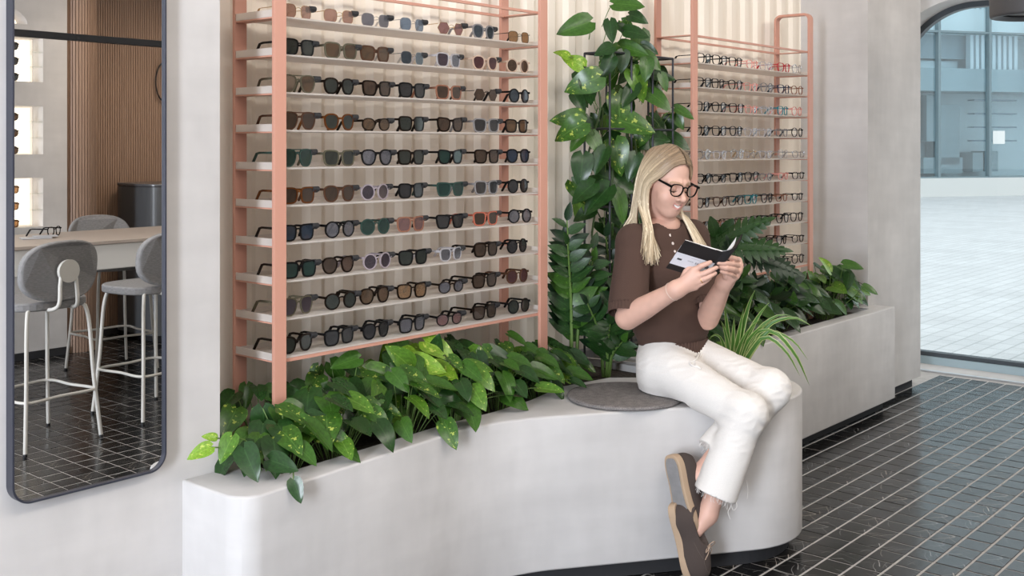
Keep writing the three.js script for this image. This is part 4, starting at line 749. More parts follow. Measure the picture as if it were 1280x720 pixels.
// pothos at the pier end of the far trough
pothos(5.02, -2.48, 'dark pothos plant at the far post of the eyeglasses rack', 20, { tall: 0.17, reach: 0.16, size: [0.08, 0.12], front: -2.29, mats: [1, 4, 1, 0] });
pothos(5.28, -2.45, 'pothos plant beside the pier with one bright yellow leaf', 22, { tall: 0.20, reach: 0.16, size: [0.08, 0.13], front: -2.29, mats: [1, 4, 0, 0, 2] });
pothos(5.44, -2.44, 'pothos plant at the pier end of the far planter', 18, { tall: 0.16, reach: 0.14, size: [0.08, 0.12], front: -2.29, mats: [0, 4, 1, 2] });
pothos(4.55, -2.42, 'dark pothos plant along the rim of the far planter', 18, { tall: 0.11, reach: 0.16, size: [0.07, 0.11], front: -2.30, mats: [1, 4, 1] });
pothos(4.36, -2.46, 'tall dark pothos plant under the eyeglasses rack near post', 22, { tall: 0.22, reach: 0.17, size: [0.08, 0.12], front: -2.31, mats: [1, 4, 1, 0] });
pothos(4.78, -2.46, 'tall dark pothos plant under the middle of the eyeglasses rack', 22, { tall: 0.19, reach: 0.17, size: [0.08, 0.12], front: -2.30, mats: [1, 4, 1] });
pothos(3.92, -2.42, 'dark pothos plant below the catalogue', 20, { tall: 0.24, reach: 0.15, size: [0.08, 0.12], front: -2.33, mats: [1, 4, 1] });
pothos(4.15, -2.40, 'dark pothos plant at the near end of the far planter', 18, { tall: 0.12, reach: 0.15, size: [0.07, 0.11], front: -2.30, mats: [1, 4, 1, 0] });
{
  const t = scene.children.filter((o) => o.userData.label === 'pothos plant beside the pier with one bright yellow leaf')[0];
  for (const [px, py, s, dx, dy, m] of [[1033, 331, 0.10, -0.5, 0.7, 5], [1066, 332, 0.10, 1, -0.1, 0], [1060, 352, 0.09, -0.2, -0.9, 1], [1088, 362, 0.08, 0.9, -0.4, 0]]) { const p = pix(px, py, 5.48), d = cam(dx, dy, -0.3).sub(cam(0, 0, 0)).normalize(), b = p.clone().addScaledVector(d, -0.45 * s); leafOn(t, potLeaves[0], potMats[m], b, d, s, 0, V(-0.35, 0.6, 0.6)); part('stalk', tube(local(t, [V(t.position.x, TOP - 0.02, t.position.z), V(mix(t.position.x, b.x, 0.6), mix(TOP, b.y, 0.55), mix(t.position.z, b.z, 0.7)), b]), 0.002, 8, 4), stalkMat, t); }
}
// ---------- the seated woman ----------
// naive surface nets over a distance field
function surface(fn, lo, hi, cell) {
  const n = [0, 1, 2].map((k) => Math.ceil((hi[k] - lo[k]) / cell) + 2), [nx, ny, nz] = n, f = new Float32Array(nx * ny * nz);
  const at = (i, j, k) => i + nx * (j + ny * k), X = (i) => lo[0] + (i - 0.5) * cell, Y = (j) => lo[1] + (j - 0.5) * cell, Z = (k) => lo[2] + (k - 0.5) * cell;
  for (let k = 0; k < nz; k++) for (let j = 0; j < ny; j++) for (let i = 0; i < nx; i++) f[at(i, j, k)] = fn(X(i), Y(j), Z(k));
  const id = new Int32Array(nx * ny * nz).fill(-1), pos = [], idx = [];
  for (let k = 0; k < nz - 1; k++) for (let j = 0; j < ny - 1; j++) for (let i = 0; i < nx - 1; i++) {
    let c = 0, sx = 0, sy = 0, sz = 0; const v = []; let neg = 0;
    for (let q = 0; q < 8; q++) { const w = f[at(i + (q & 1), j + (q >> 1 & 1), k + (q >> 2))]; v.push(w); if (w < 0) neg++; }
    if (!neg || neg === 8) continue;
    for (let a = 0; a < 8; a++) for (const b of [1, 2, 4]) if (!(a & b)) { const p = v[a], q = v[a | b]; if ((p < 0) !== (q < 0)) { const t = p / (p - q); c++; sx += (a & 1) + (b === 1 ? t : 0); sy += (a >> 1 & 1) + (b === 2 ? t : 0); sz += (a >> 2) + (b === 4 ? t : 0); } }
    id[at(i, j, k)] = pos.length / 3; pos.push(X(i) + cell * sx / c, Y(j) + cell * sy / c, Z(k) + cell * sz / c);
  }
  const quad = (a, b, c, d, flip) => { if (a < 0 || b < 0 || c < 0 || d < 0) return; if (flip) idx.push(a, c, b, a, d, c); else idx.push(a, b, c, a, c, d); };
  for (let k = 1; k < nz - 1; k++) for (let j = 1; j < ny - 1; j++) for (let i = 1; i < nx - 1; i++) {
    const w = f[at(i, j, k)];
    if ((w < 0) !== (f[at(i + 1, j, k)] < 0)) quad(id[at(i, j - 1, k - 1)], id[at(i, j, k - 1)], id[at(i, j, k)], id[at(i, j - 1, k)], w >= 0);
    if ((w < 0) !== (f[at(i, j + 1, k)] < 0)) quad(id[at(i - 1, j, k - 1)], id[at(i - 1, j, k)], id[at(i, j, k)], id[at(i, j, k - 1)], w >= 0);
    if ((w < 0) !== (f[at(i, j, k + 1)] < 0)) quad(id[at(i - 1, j - 1, k)], id[at(i, j - 1, k)], id[at(i, j, k)], id[at(i - 1, j, k)], w >= 0);
  }
  const g = new THREE.BufferGeometry(), P = new Float32Array(pos), N = new Float32Array(pos.length), U = new Float32Array(pos.length / 3 * 2), e = cell * 0.6;
  for (let i = 0; i < P.length; i += 3) {
    const [x, y, z] = [P[i], P[i + 1], P[i + 2]], a = fn(x + e, y, z) - fn(x - e, y, z), b = fn(x, y + e, z) - fn(x, y - e, z), c = fn(x, y, z + e) - fn(x, y, z - e), L = Math.hypot(a, b, c) || 1;
    N[i] = a / L; N[i + 1] = b / L; N[i + 2] = c / L; U[i / 3 * 2] = x * 0.75 + z * 0.66; U[i / 3 * 2 + 1] = y;
  }
  g.setAttribute('position', new THREE.BufferAttribute(P, 3)); g.setAttribute('normal', new THREE.BufferAttribute(N, 3)); g.setAttribute('uv', new THREE.BufferAttribute(U, 2)); g.setIndex(idx); return g;
}
const smin = (a, b, k) => { const h = Math.max(k - Math.abs(a - b), 0) / k; return Math.min(a, b) - h * h * k * 0.25; };
const smax = (a, b, k) => -smin(-a, -b, k);
// tapered capsule between two points
function limb(a, b, ra, rb) {
  const dx = b.x - a.x, dy = b.y - a.y, dz = b.z - a.z, L2 = dx * dx + dy * dy + dz * dz;
  return (x, y, z) => { const px = x - a.x, py = y - a.y, pz = z - a.z, t = clamp((px * dx + py * dy + pz * dz) / L2, 0, 1); return Math.hypot(px - t * dx, py - t * dy, pz - t * dz) - (ra + (rb - ra) * t); };
}
const blob = (c, rx, ry, rz) => { const m = Math.min(rx, ry, rz); return (x, y, z) => { const a = (x - c[0]) / rx, b = (y - c[1]) / ry, d = (z - c[2]) / rz, L = Math.hypot(a, b, d); return (L - 1) * (L > 1 ? m : m); }; };
const cd = (X, y, D) => cam(X, y, D);                                  // right, up, away as a room direction
const J = {
  pelvis: cam(0.565, 0.655, 3.78), neck: cam(0.527, 1.125, 3.775), rs: cam(0.408, 1.078, 3.66), ls: cam(0.645, 1.078, 3.90), re: pix(784, 397, 3.55), rw: pix(845, 362, 3.415), le: pix(884, 398, 3.75), lw: pix(906, 352, 3.55),
  rh: cam(0.515, 0.652, 3.70), lh: cam(0.625, 0.655, 3.85), rk: pix(932, 517, 3.45), lk: pix(962, 487, 3.57), ra: pix(884, 643, 3.43), la: pix(876, 593, 3.475),
};
const foot = (heel, toe, up) => { const f = toe.clone().sub(heel), L = f.length(); f.normalize(); const s = V().crossVectors(up, f).normalize(), u = V().crossVectors(f, s); return { o: heel.clone().lerp(toe, 0.5), f, s, u, L }; };
const feet = { r: foot(pix(848, 640, 3.44), pix(868, 716, 3.43), cd(0.82, 0.22, -0.52)), l: foot(pix(845, 577, 3.46), pix(862, 660, 3.43), cd(0.78, 0.18, 0.60)) };
const person = thing('person', 'seated woman in brown knit top and white trousers reading a catalogue', 'person', [0, 0, 0]);

// torso as a stack of ellipses along the spine
const tF = cd(0.74, 0, -0.67).normalize(), tL = cd(0.67, 0, 0.74).normalize();
const spine = new THREE.CatmullRomCurve3([cam(0.568, 0.60, 3.785), cam(0.558, 0.70, 3.80), cam(0.542, 0.84, 3.805), cam(0.530, 0.98, 3.80), cam(0.526, 1.09, 3.785)]);
const lut = Array.from({ length: 60 }, (_, i) => spine.getPoint(i / 59));
function torso(keys) {                                                // keys: height, lateral and sagittal half widths
  return (x, y, z) => {
    const y0 = lut[0].y, y1 = lut[59].y, c = lut[Math.round(clamp((y - y0) / (y1 - y0), 0, 1) * 59)];
    let k = 0; while (k < keys.length - 2 && y > keys[k + 1][0]) k++;
    const t = smooth(0, 1, clamp((y - keys[k][0]) / (keys[k + 1][0] - keys[k][0]), 0, 1)), a = mix(keys[k][1], keys[k + 1][1], t), b = mix(keys[k][2], keys[k + 1][2], t);
    const dx = x - c.x, dz = z - c.z, u = dx * tL.x + dz * tL.z, w = dx * tF.x + dz * tF.z, d = (Math.hypot(u / a, w / b) - 1) * Math.min(a, b);
    return Math.max(d, keys[0][0] - y, y - keys.at(-1)[0]);
  };
}
// ---- head, in its own axes: x her left, y up, z where she looks ----
const hz = cd(0.50, -0.30, -0.81).normalize(), hx = V().crossVectors(V(0, 1, 0), hz).normalize().applyAxisAngle(hz, -0.06), hy = V().crossVectors(hz, hx), HS = 0.915;
const eyeMid = pix(851.5, 237.5, 3.66), HO = eyeMid.clone().addScaledVector(hz, -0.088 * HS);
const headM = new THREE.Matrix4().makeBasis(hx, hy, hz).scale(V(HS, HS, HS)).setPosition(HO);
const toHead = headM.clone().invert();
const neckLocal = J.neck.clone().applyMatrix4(toHead);
const face = (() => {
  const cr = blob([0, 0.040, -0.014], 0.073, 0.090, 0.096), jaw = blob([0, -0.040, 0.032], 0.053, 0.070, 0.060), chin = blob([0, -0.100, 0.062], 0.021, 0.016, 0.018), chin2 = blob([0, -0.080, 0.047], 0.037, 0.028, 0.036);
  const P = (x, y, z) => V(x, y, z), mirror = (fn) => (x, y, z) => fn(Math.abs(x), y, z);
  const cheek = mirror(blob([0.036, -0.036, 0.060], 0.027, 0.026, 0.025)), brow = mirror(limb(P(0.010, 0.022, 0.083), P(0.044, 0.020, 0.066), 0.010, 0.009)), socket = mirror(blob([0.031, 0.001, 0.090], 0.017, 0.011, 0.013)), ball = mirror(blob([0.031, -0.001, 0.0745], 0.0145, 0.0125, 0.0125));
  const nose = limb(P(0, 0.014, 0.083), P(0, -0.027, 0.110), 0.0075, 0.0098), tip = blob([0, -0.030, 0.112], 0.0112, 0.0095, 0.0108), wing = mirror(blob([0.0118, -0.034, 0.098], 0.0078, 0.0068, 0.0095));
  const up1 = mirror(limb(P(0.002, -0.0565, 0.0945), P(0.024, -0.0555, 0.080), 0.0046, 0.003)), low1 = mirror(limb(P(0.0, -0.0735, 0.0905), P(0.021, -0.063, 0.080), 0.0062, 0.0038)), gap = mirror(limb(P(0, -0.0645, 0.097), P(0.021, -0.0585, 0.0865), 0.0045, 0.0018));
  const ear = mirror(blob([0.074, -0.004, -0.006], 0.009, 0.030, 0.018)), neck = limb(P(0, -0.055, -0.020), neckLocal, 0.045, 0.049), under = limb(P(0, -0.075, 0.025), P(0, -0.105, -0.01), 0.030, 0.038);
  return (x, y, z) => {
    let d = smin(cr(x, y, z), jaw(x, y, z), 0.035); d = smin(d, chin2(x, y, z), 0.03); d = smin(d, chin(x, y, z), 0.022); d = smin(d, cheek(x, y, z), 0.028); d = smin(d, brow(x, y, z), 0.016);
    d = smax(d, -socket(x, y, z), 0.012); d = smin(d, ball(x, y, z), 0.003); d = smin(d, nose(x, y, z), 0.011); d = smin(d, Math.min(tip(x, y, z), wing(x, y, z)), 0.006);
    d = smin(d, up1(x, y, z), 0.005); d = smin(d, low1(x, y, z), 0.006); d = smax(d, -gap(x, y, z), 0.003); d = smin(d, ear(x, y, z), 0.008); d = smin(d, under(x, y, z), 0.02); d = smin(d, neck(x, y, z), 0.022);
    return Math.max(d, -0.235 - y);
  };
})();
const SKIN = [0.65, 0.395, 0.305];
function tint(g, fn) { const p = g.attributes.position, c = new Float32Array(p.count * 3); for (let i = 0; i < p.count; i++) { const q = fn(p.getX(i), p.getY(i), p.getZ(i)); c.set(q, i * 3); } g.setAttribute('color', new THREE.BufferAttribute(c, 3)); return g; }
const blend3 = (a, b, t) => a.map((v, i) => mix(v, b[i], t));
const headG = tint(surface(face, [-0.095, -0.245, -0.125], [0.095, 0.145, 0.125], 0.0026), (x, y, z) => {
  const ax = Math.abs(x); let c = SKIN.map((v) => v * (1 + 0.05 * noise.noise(x * 60, y * 60, z * 60)));
  c = blend3(c, [0.78, 0.40, 0.31], 0.35 * Math.max(0, 1 - Math.hypot(ax - 0.040, y + 0.03) / 0.026) * (z > 0.04 ? 1 : 0));
  const ym = -0.0645 + 0.0075 * smooth(0, 0.024, ax);
  if (z > 0.072 && ax < 0.026) { if (y < ym + 0.0080 && y > ym - 0.0115) c = blend3(c, [0.60, 0.25, 0.22], 0.8 * (1 - smooth(0.020, 0.026, ax))); if (Math.abs(y - ym) < 0.0040 * (1 - (ax / 0.021) ** 2) + 0.0004 && ax < 0.019) c = [0.86, 0.82, 0.77]; }
  const lash = Math.hypot((ax - 0.031) / 0.0165, (y + 0.0065 - 0.004 * (1 - ((ax - 0.031) / 0.015) ** 2) * -1) / 0.0026); if (z > 0.066 && lash < 1) c = [0.09, 0.05, 0.035];
  if (z > 0.06 && Math.abs(y - 0.0215 - 0.005 * (1 - ((ax - 0.030) / 0.022) ** 2)) < 0.0036 && ax > 0.010 && ax < 0.050) c = blend3(c, [0.36, 0.22, 0.12], 0.7);
  return c;
}).applyMatrix4(headM);

// ---- arms and hands ----
function chain(points, radii) { const l = []; for (let i = 0; i + 1 < points.length; i++) l.push(limb(points[i], points[i + 1], radii[i], radii[i + 1])); return (x, y, z) => { let d = 9; for (const q of l) d = Math.min(d, q(x, y, z)); return d; }; }
function hand(forearm, palm, fingers) {
  return (x, y, z) => { let d = forearm(x, y, z); let p = 9; for (const q of palm) p = smin(p, q(x, y, z), 0.012); d = smin(d, p, 0.022); let f = 9; for (const q of fingers) f = Math.min(f, q(x, y, z)); return smin(d, f, 0.005); };
}
const R = (px, py, D) => pix(px, py, D);
// right hand: flat on the back cover, fingers pointing to the spine
const rMC = [R(867, 338.5, 3.402), R(871.5, 345, 3.397), R(872, 352, 3.400), R(869, 358.5, 3.408)];
const rTip = [[R(876, 332.5, 3.392), R(882.5, 330, 3.390), R(888, 327.8, 3.393)], [R(881, 341.5, 3.386), R(888.5, 338, 3.384), R(895.5, 334.5, 3.390)], [R(881, 348.5, 3.388), R(888, 345, 3.388), R(894, 341.5, 3.396)], [R(876.5, 355, 3.398), R(882.5, 351.5, 3.398), R(887.5, 348, 3.402)]];
const rHand = hand(chain([J.re, J.re.clone().lerp(J.rw, 0.35), J.rw], [0.040, 0.0375, 0.0255]), [limb(J.rw, rMC[0], 0.019, 0.0135), limb(J.rw, rMC[1], 0.019, 0.0135), limb(J.rw, rMC[2], 0.018, 0.0125), limb(J.rw, rMC[3], 0.018, 0.0115)],
  [...rTip.map((t, i) => chain([rMC[i], ...t], [0.0098, 0.0088, 0.0080, 0.0066].map((r) => r * [1, 1.02, 0.97, 0.86][i]))), chain([R(853, 352, 3.425), R(858, 340, 3.440), R(866, 333, 3.452), R(874, 330, 3.455)], [0.013, 0.0115, 0.0095, 0.0075])]);
// left hand: behind the spine, fingers closing round the lower edge, thumb along the page
const lMC = [R(922.5, 326, 3.505), R(924, 332.5, 3.498), R(923, 339, 3.495), R(919.5, 345.5, 3.498)];
const lTip = [[R(919, 323.5, 3.462), R(911.5, 321.5, 3.437), R(904.5, 320.5, 3.428)], [R(916, 330, 3.452), R(906.5, 329, 3.430), R(898.5, 329, 3.425)], [R(916, 336.5, 3.452), R(908, 335, 3.432), R(900, 334, 3.428)], [R(914, 343, 3.458), R(907.5, 341, 3.440), R(901.5, 339, 3.434)]];
const lHand = hand(chain([J.le, J.le.clone().lerp(J.lw, 0.35), J.lw], [0.040, 0.037, 0.0255]), [limb(J.lw, lMC[0], 0.020, 0.0135), limb(J.lw, lMC[1], 0.020, 0.0135), limb(J.lw, lMC[2], 0.019, 0.0125), limb(J.lw, lMC[3], 0.018, 0.0115)],
  [...lTip.map((t, i) => chain([lMC[i], ...t], [0.0100, 0.0090, 0.0082, 0.0070].map((r) => r * [1, 1.0, 0.96, 0.86][i]))), chain([R(908, 345, 3.515), R(904, 333, 3.52), R(903, 324, 3.505), R(904, 317, 3.49)], [0.0135, 0.0120, 0.0100, 0.0080])]);
const boundsOf = (pts, m) => { const b = new THREE.Box3().setFromPoints(pts).expandByScalar(m); return [b.min.toArray(), b.max.toArray()]; };
const skinTone = (x, y, z) => SKIN.map((v, i) => v * (1 + 0.07 * noise.noise(x * 45, y * 45, z * 45)) * (i ? 0.99 : 1));
const rArmG = tint(surface(rHand, ...boundsOf([J.re, J.rw, ...rMC, ...rTip.flat()], 0.045), 0.0030), skinTone);
const lArmG = tint(surface(lHand, ...boundsOf([J.le, J.lw, ...lMC, ...lTip.flat()], 0.045), 0.0030), skinTone);
// inner body, hidden by the clothes, that joins arms, neck, trunk and legs
const inFoot = (F) => F.o.clone().addScaledVector(F.u, 0.038).addScaledVector(F.f, -0.03);
const inner = (() => {
  const t = torso([[0.59, 0.12, 0.085], [0.75, 0.115, 0.08], [0.95, 0.125, 0.085], [1.06, 0.10, 0.06], [1.11, 0.05, 0.045]]);
  const l = [limb(J.neck, J.rs, 0.045, 0.042), limb(J.neck, J.ls, 0.045, 0.042), limb(J.rs, J.re, 0.042, 0.036), limb(J.ls, J.le, 0.042, 0.036), limb(J.rh, J.rk, 0.070, 0.045), limb(J.lh, J.lk, 0.070, 0.045), limb(J.rk, J.ra, 0.045, 0.030), limb(J.lk, J.la, 0.045, 0.030), limb(J.ra, inFoot(feet.r), 0.031, 0.022), limb(J.la, inFoot(feet.l), 0.031, 0.022)];
  return (x, y, z) => { let d = t(x, y, z); for (const q of l) d = smin(d, q(x, y, z), 0.02); return d; };
})();
const bodyG = tint(surface(inner, ...boundsOf(Object.values(J).concat([feet.r.o, feet.l.o]), 0.09), 0.0105), skinTone);
const skin = phy({ vertexColors: true, roughness: 0.52, sheen: 0.15, sheenRoughness: 0.5, sheenColor: lin(1, 0.8, 0.7) });
part('body', mergeGeometries([headG, rArmG, lArmG, bodyG].map((g) => g.toNonIndexed())), skin, person, 'fair skin, smiling face');

// ---- knit top ----
const along = (a, b, t) => a.clone().lerp(b, t);
const sweater = (() => {
  const t = torso([[0.722, 0.140, 0.108], [0.77, 0.150, 0.122], [0.88, 0.146, 0.116], [0.98, 0.150, 0.120], [1.06, 0.120, 0.080], [1.12, 0.07, 0.06]]);
  const bust = [blob(cam(0.515, 0.985, 3.715).toArray(), 0.065, 0.06, 0.065), blob(cam(0.60, 0.985, 3.80).toArray(), 0.065, 0.06, 0.065)];
  const sh = [limb(J.neck.clone().add(V(0, -0.03, 0)), J.rs, 0.052, 0.056), limb(J.neck.clone().add(V(0, -0.03, 0)), J.ls, 0.052, 0.056)];
  const sleeves = [[J.rs, J.re, 0.86], [J.ls, J.le, 0.80]].map(([a, b, k]) => { const e = along(a, b, k), n = b.clone().sub(a).normalize(), l = limb(a, e, 0.058, 0.0655); return (x, y, z) => Math.max(l(x, y, z), (x - e.x) * n.x + (y - e.y) * n.y + (z - e.z) * n.z); });
  const cut = limb(J.neck.clone().add(cd(0.0, -0.012, 0)), HO.clone().add(cd(0.01, -0.05, -0.01)), 0.051, 0.062);
  return (x, y, z) => {
    let d = t(x, y, z); for (const b of bust) d = smin(d, b(x, y, z), 0.06); for (const s of sh) d = smin(d, s(x, y, z), 0.045); for (const s of sleeves) d = smin(d, s(x, y, z), 0.022);
    d -= 0.005 * fbm(x * 9, y * 5, z * 9, 2) + 0.007 * Math.max(0, noise.noise(x * 14 + y * 6, y * 9, z * 14)) * smooth(1.0, 0.8, y);
    return smax(d, -cut(x, y, z), 0.008);
  };
})();
const knit = texture(128, wrapped((u, v) => 0.5 + 0.25 * Math.sin(u * Math.PI * 64) * Math.sin(v * Math.PI * 64) + 0.2 * fbm(u * 30, v * 30, 1, 2)), false);
const wool = phy({ color: lin(0.070, 0.037, 0.026), roughness: 0.95, bumpMap: scaled(knit, 12), bumpScale: 0.0012, sheen: 0.2, sheenRoughness: 0.6, sheenColor: lin(0.40, 0.27, 0.22) });
const swG = surface(sweater, ...boundsOf([cam(0.38, 0.70, 3.6), cam(0.70, 1.15, 3.95), J.rs, J.ls, J.re, J.le], 0.10), 0.0062);
const top = part('knit_top', swG, wool, person, 'brown short sleeved fine knit top');
function band(c, n, a, b, h, ribs, depth, la, lb, flare = 0) {         // ribbed band round an ellipse
  const pos = [], idx = [], m = ribs * 6, rows = 5;
  for (let j = 0; j <= rows; j++) for (let i = 0; i < m; i++) {
    const w = i / m * Math.PI * 2, t = j / rows, k = 1 - depth * (0.5 - 0.5 * Math.cos(w * ribs)) - 0.02 * (2 * t - 1) ** 4 * (t > 0.5 ? 0 : 1) + flare * t;
    pos.push(...c.clone().addScaledVector(la, a * k * Math.cos(w)).addScaledVector(lb, b * k * Math.sin(w)).addScaledVector(n, h * t).toArray());
  }
  for (let j = 0; j < rows; j++) for (let i = 0; i < m; i++) { const p = j * m + i, q = j * m + (i + 1) % m; idx.push(p, q, p + m, q, q + m, p + m); }
  const g = new THREE.BufferGeometry(); g.setAttribute('position', new THREE.Float32BufferAttribute(pos, 3)); g.setIndex(idx); g.computeVertexNormals(); return g;
}
const ribMat = phy({ color: lin(0.070, 0.037, 0.026), roughness: 0.95, side: THREE.DoubleSide, sheen: 0.2, sheenRoughness: 0.6, sheenColor: lin(0.40, 0.27, 0.22) });
{
  const c = lut[Math.round((0.685 - lut[0].y) / (lut[59].y - lut[0].y) * 59)]; part('hem', band(V(c.x, 0.683, c.z), V(0, 1, 0), 0.137, 0.108, 0.052, 64, 0.025, tL, tF, 0.02), ribMat, top, 'ribbed hem');
  for (const [a, b, k] of [[J.rs, J.re, 0.86], [J.ls, J.le, 0.80]]) { const n = b.clone().sub(a).normalize(), e = along(a, b, k - 0.07), u = V().crossVectors(n, V(0.3, 0, 1)).normalize(), w = V().crossVectors(n, u); part('cuff', band(e, n, 0.0665, 0.0665, 0.044, 34, 0.03, u, w, -0.05), ribMat, top, 'ribbed cuff'); }
}
function march(fn, px, py, D0 = 3.3, D1 = 4.0) { const p = V(); for (let D = D0; D < D1; D += 0.0015) { p.copy(pix(px, py, D)); if (fn(p.x, p.y, p.z) < 0) return p.clone(); } return pix(px, py, D1); }
const toCam = V(-0.756, 0, 0.6545);
for (const [px, py] of [[837.8, 294], [841, 304.3], [843.6, 314.5]]) { const p = march(sweater, px, py); part('button', new THREE.CylinderGeometry(0.0052, 0.0052, 0.003, 14).rotateX(Math.PI / 2).lookAt(tF.clone().lerp(V(0, 1, 0), 0.25)).translate(p.x, p.y, p.z), std({ color: lin(0.82, 0.72, 0.66), roughness: 0.3 }), top, 'small pale button'); }

// ---- trousers ----
const trousers = (() => {
  const hips = torso([[0.566, 0.150, 0.115], [0.60, 0.158, 0.122], [0.66, 0.150, 0.116], [0.745, 0.132, 0.098]]);
  const leg = (h, k, a, cutAt, r2, r3) => {
    const th = limb(h, k, 0.086, 0.060), sh = limb(k, along(k, a, cutAt + 0.1), 0.0595, r3), e = along(k, a, cutAt), n = a.clone().sub(k).normalize(), kn = k.clone().add(cd(0.004, 0.006, -0.002));
    const cap = limb(kn, along(kn, a, 0.05), 0.056, 0.05);
    return (x, y, z) => { const s = Math.max(sh(x, y, z), (x - e.x) * n.x + (y - e.y) * n.y + (z - e.z) * n.z); return smin(smin(th(x, y, z), s, 0.03), cap(x, y, z), 0.03); };
  };
  const r = leg(J.rh, J.rk, J.ra, 0.80, 0.06, 0.070), l = leg(J.lh, J.lk, J.la, 0.78, 0.06, 0.074);
  const kr = J.rk, kl = J.lk;
  return (x, y, z) => {
    let d = smin(smin(hips(x, y, z), r(x, y, z), 0.035), l(x, y, z), 0.016);
    const near = Math.max(Math.exp(-((x - kr.x) ** 2 + (y - kr.y) ** 2 + (z - kr.z) ** 2) / 0.016), Math.exp(-((x - kl.x) ** 2 + (y - kl.y) ** 2 + (z - kl.z) ** 2) / 0.016), 0.7 * Math.exp(-((y - 0.67) ** 2) / 0.003));
    d += 0.0065 * near * (Math.abs(noise.noise(x * 26 + y * 20, y * 34 - z * 12, z * 16)) - 0.2) + 0.0025 * fbm(x * 14, y * 14, z * 14, 2);
    return Math.max(d, 0.5625 - y - (x > 3.42 || z > -1.80 ? 1 : 0) * 0 - 10 * smooth(0.0, 0.02, offBench(x, z)));
  };
})();
// how far a plan point lies outside the bench front (positive is outside)
function offBench(x, z) { const n = [-0.578, 0.816], d = (x - 2.847) * n[0] + (z + 2.057) * n[1], c = Math.hypot(x - seatEnd[0], z - seatEnd[1]) - 0.30; return x > 3.267 ? c : d; }
const twill = texture(128, wrapped((u, v) => { const n = 0.965 + 0.02 * Math.sin((u + v) * Math.PI * 2 * 32) + 0.03 * fbm(u * 12, v * 12, 2, 3); return [n, n * 0.992, n * 0.982]; }));
const denim = std({ color: lin(0.80, 0.775, 0.745), map: scaled(twill, 22), roughness: 0.92 });
const pants = part('trousers', surface(trousers, ...boundsOf([J.pelvis, J.rh, J.lh, J.rk, J.lk, along(J.rk, J.ra, 0.85), along(J.lk, J.la, 0.8)], 0.125), 0.0058), denim, person, 'white cropped denim trousers with frayed hems');
{
  // frayed threads round each hem, a waist tie and a side button
  const threads = [];
  for (const [k, a, c] of [[J.rk, J.ra, 0.80], [J.lk, J.la, 0.78]]) {
    const e = along(k, a, c), n = a.clone().sub(k).normalize(), u = V().crossVectors(n, V(0.2, 0, 1)).normalize(), w = V().crossVectors(n, u);
    for (let i = 0; i < 70; i++) { const q = rr(0, 6.28), p = e.clone().addScaledVector(u, 0.061 * Math.cos(q)).addScaledVector(w, 0.061 * Math.sin(q)), L = rr(0.006, 0.016); threads.push(tube([p.clone().addScaledVector(n, -0.006), p.clone().addScaledVector(n, L * 0.5).add(V(rr(-0.004, 0.004), 0, rr(-0.004, 0.004))), p.clone().addScaledVector(n, L).add(V(rr(-0.006, 0.006), -0.003, rr(-0.006, 0.006)))], 0.0006, 3, 3)); }
  }
  for (const [pts, r] of [[[[916, 622, 3.40], [914, 632, 3.395], [910, 640, 3.40], [913, 649, 3.40]], 0.0012], [[[919, 624, 3.40], [921, 633, 3.40], [917, 638, 3.40], [914, 632, 3.40]], 0.0012], [[[910, 622, 3.40], [907, 632, 3.40], [909, 637, 3.40]], 0.001], [[[933, 600, 3.45], [935, 612, 3.45], [934, 624, 3.45]], 0.0008]]) threads.push(tube(pts.map((p) => pix(...p)), r, 12, 4));
  info(part('frayed_threads', merge(threads), denim, pants), 'white loose threads at the hems', null, null, 'stuff');
  const tie = (list) => tube(list.map(([px, py]) => march(trousers, px, py, 3.4, 4.0).addScaledVector(toCam, 0.004)), 0.0042, 20, 6);
  part('waist_tie', merge([tie([[873, 443], [868, 450], [862, 453], [866, 457], [874, 459]]), tie([[877, 441], [874, 447], [870, 456], [876, 461]])]), denim, pants, 'white knotted waist tie');
}
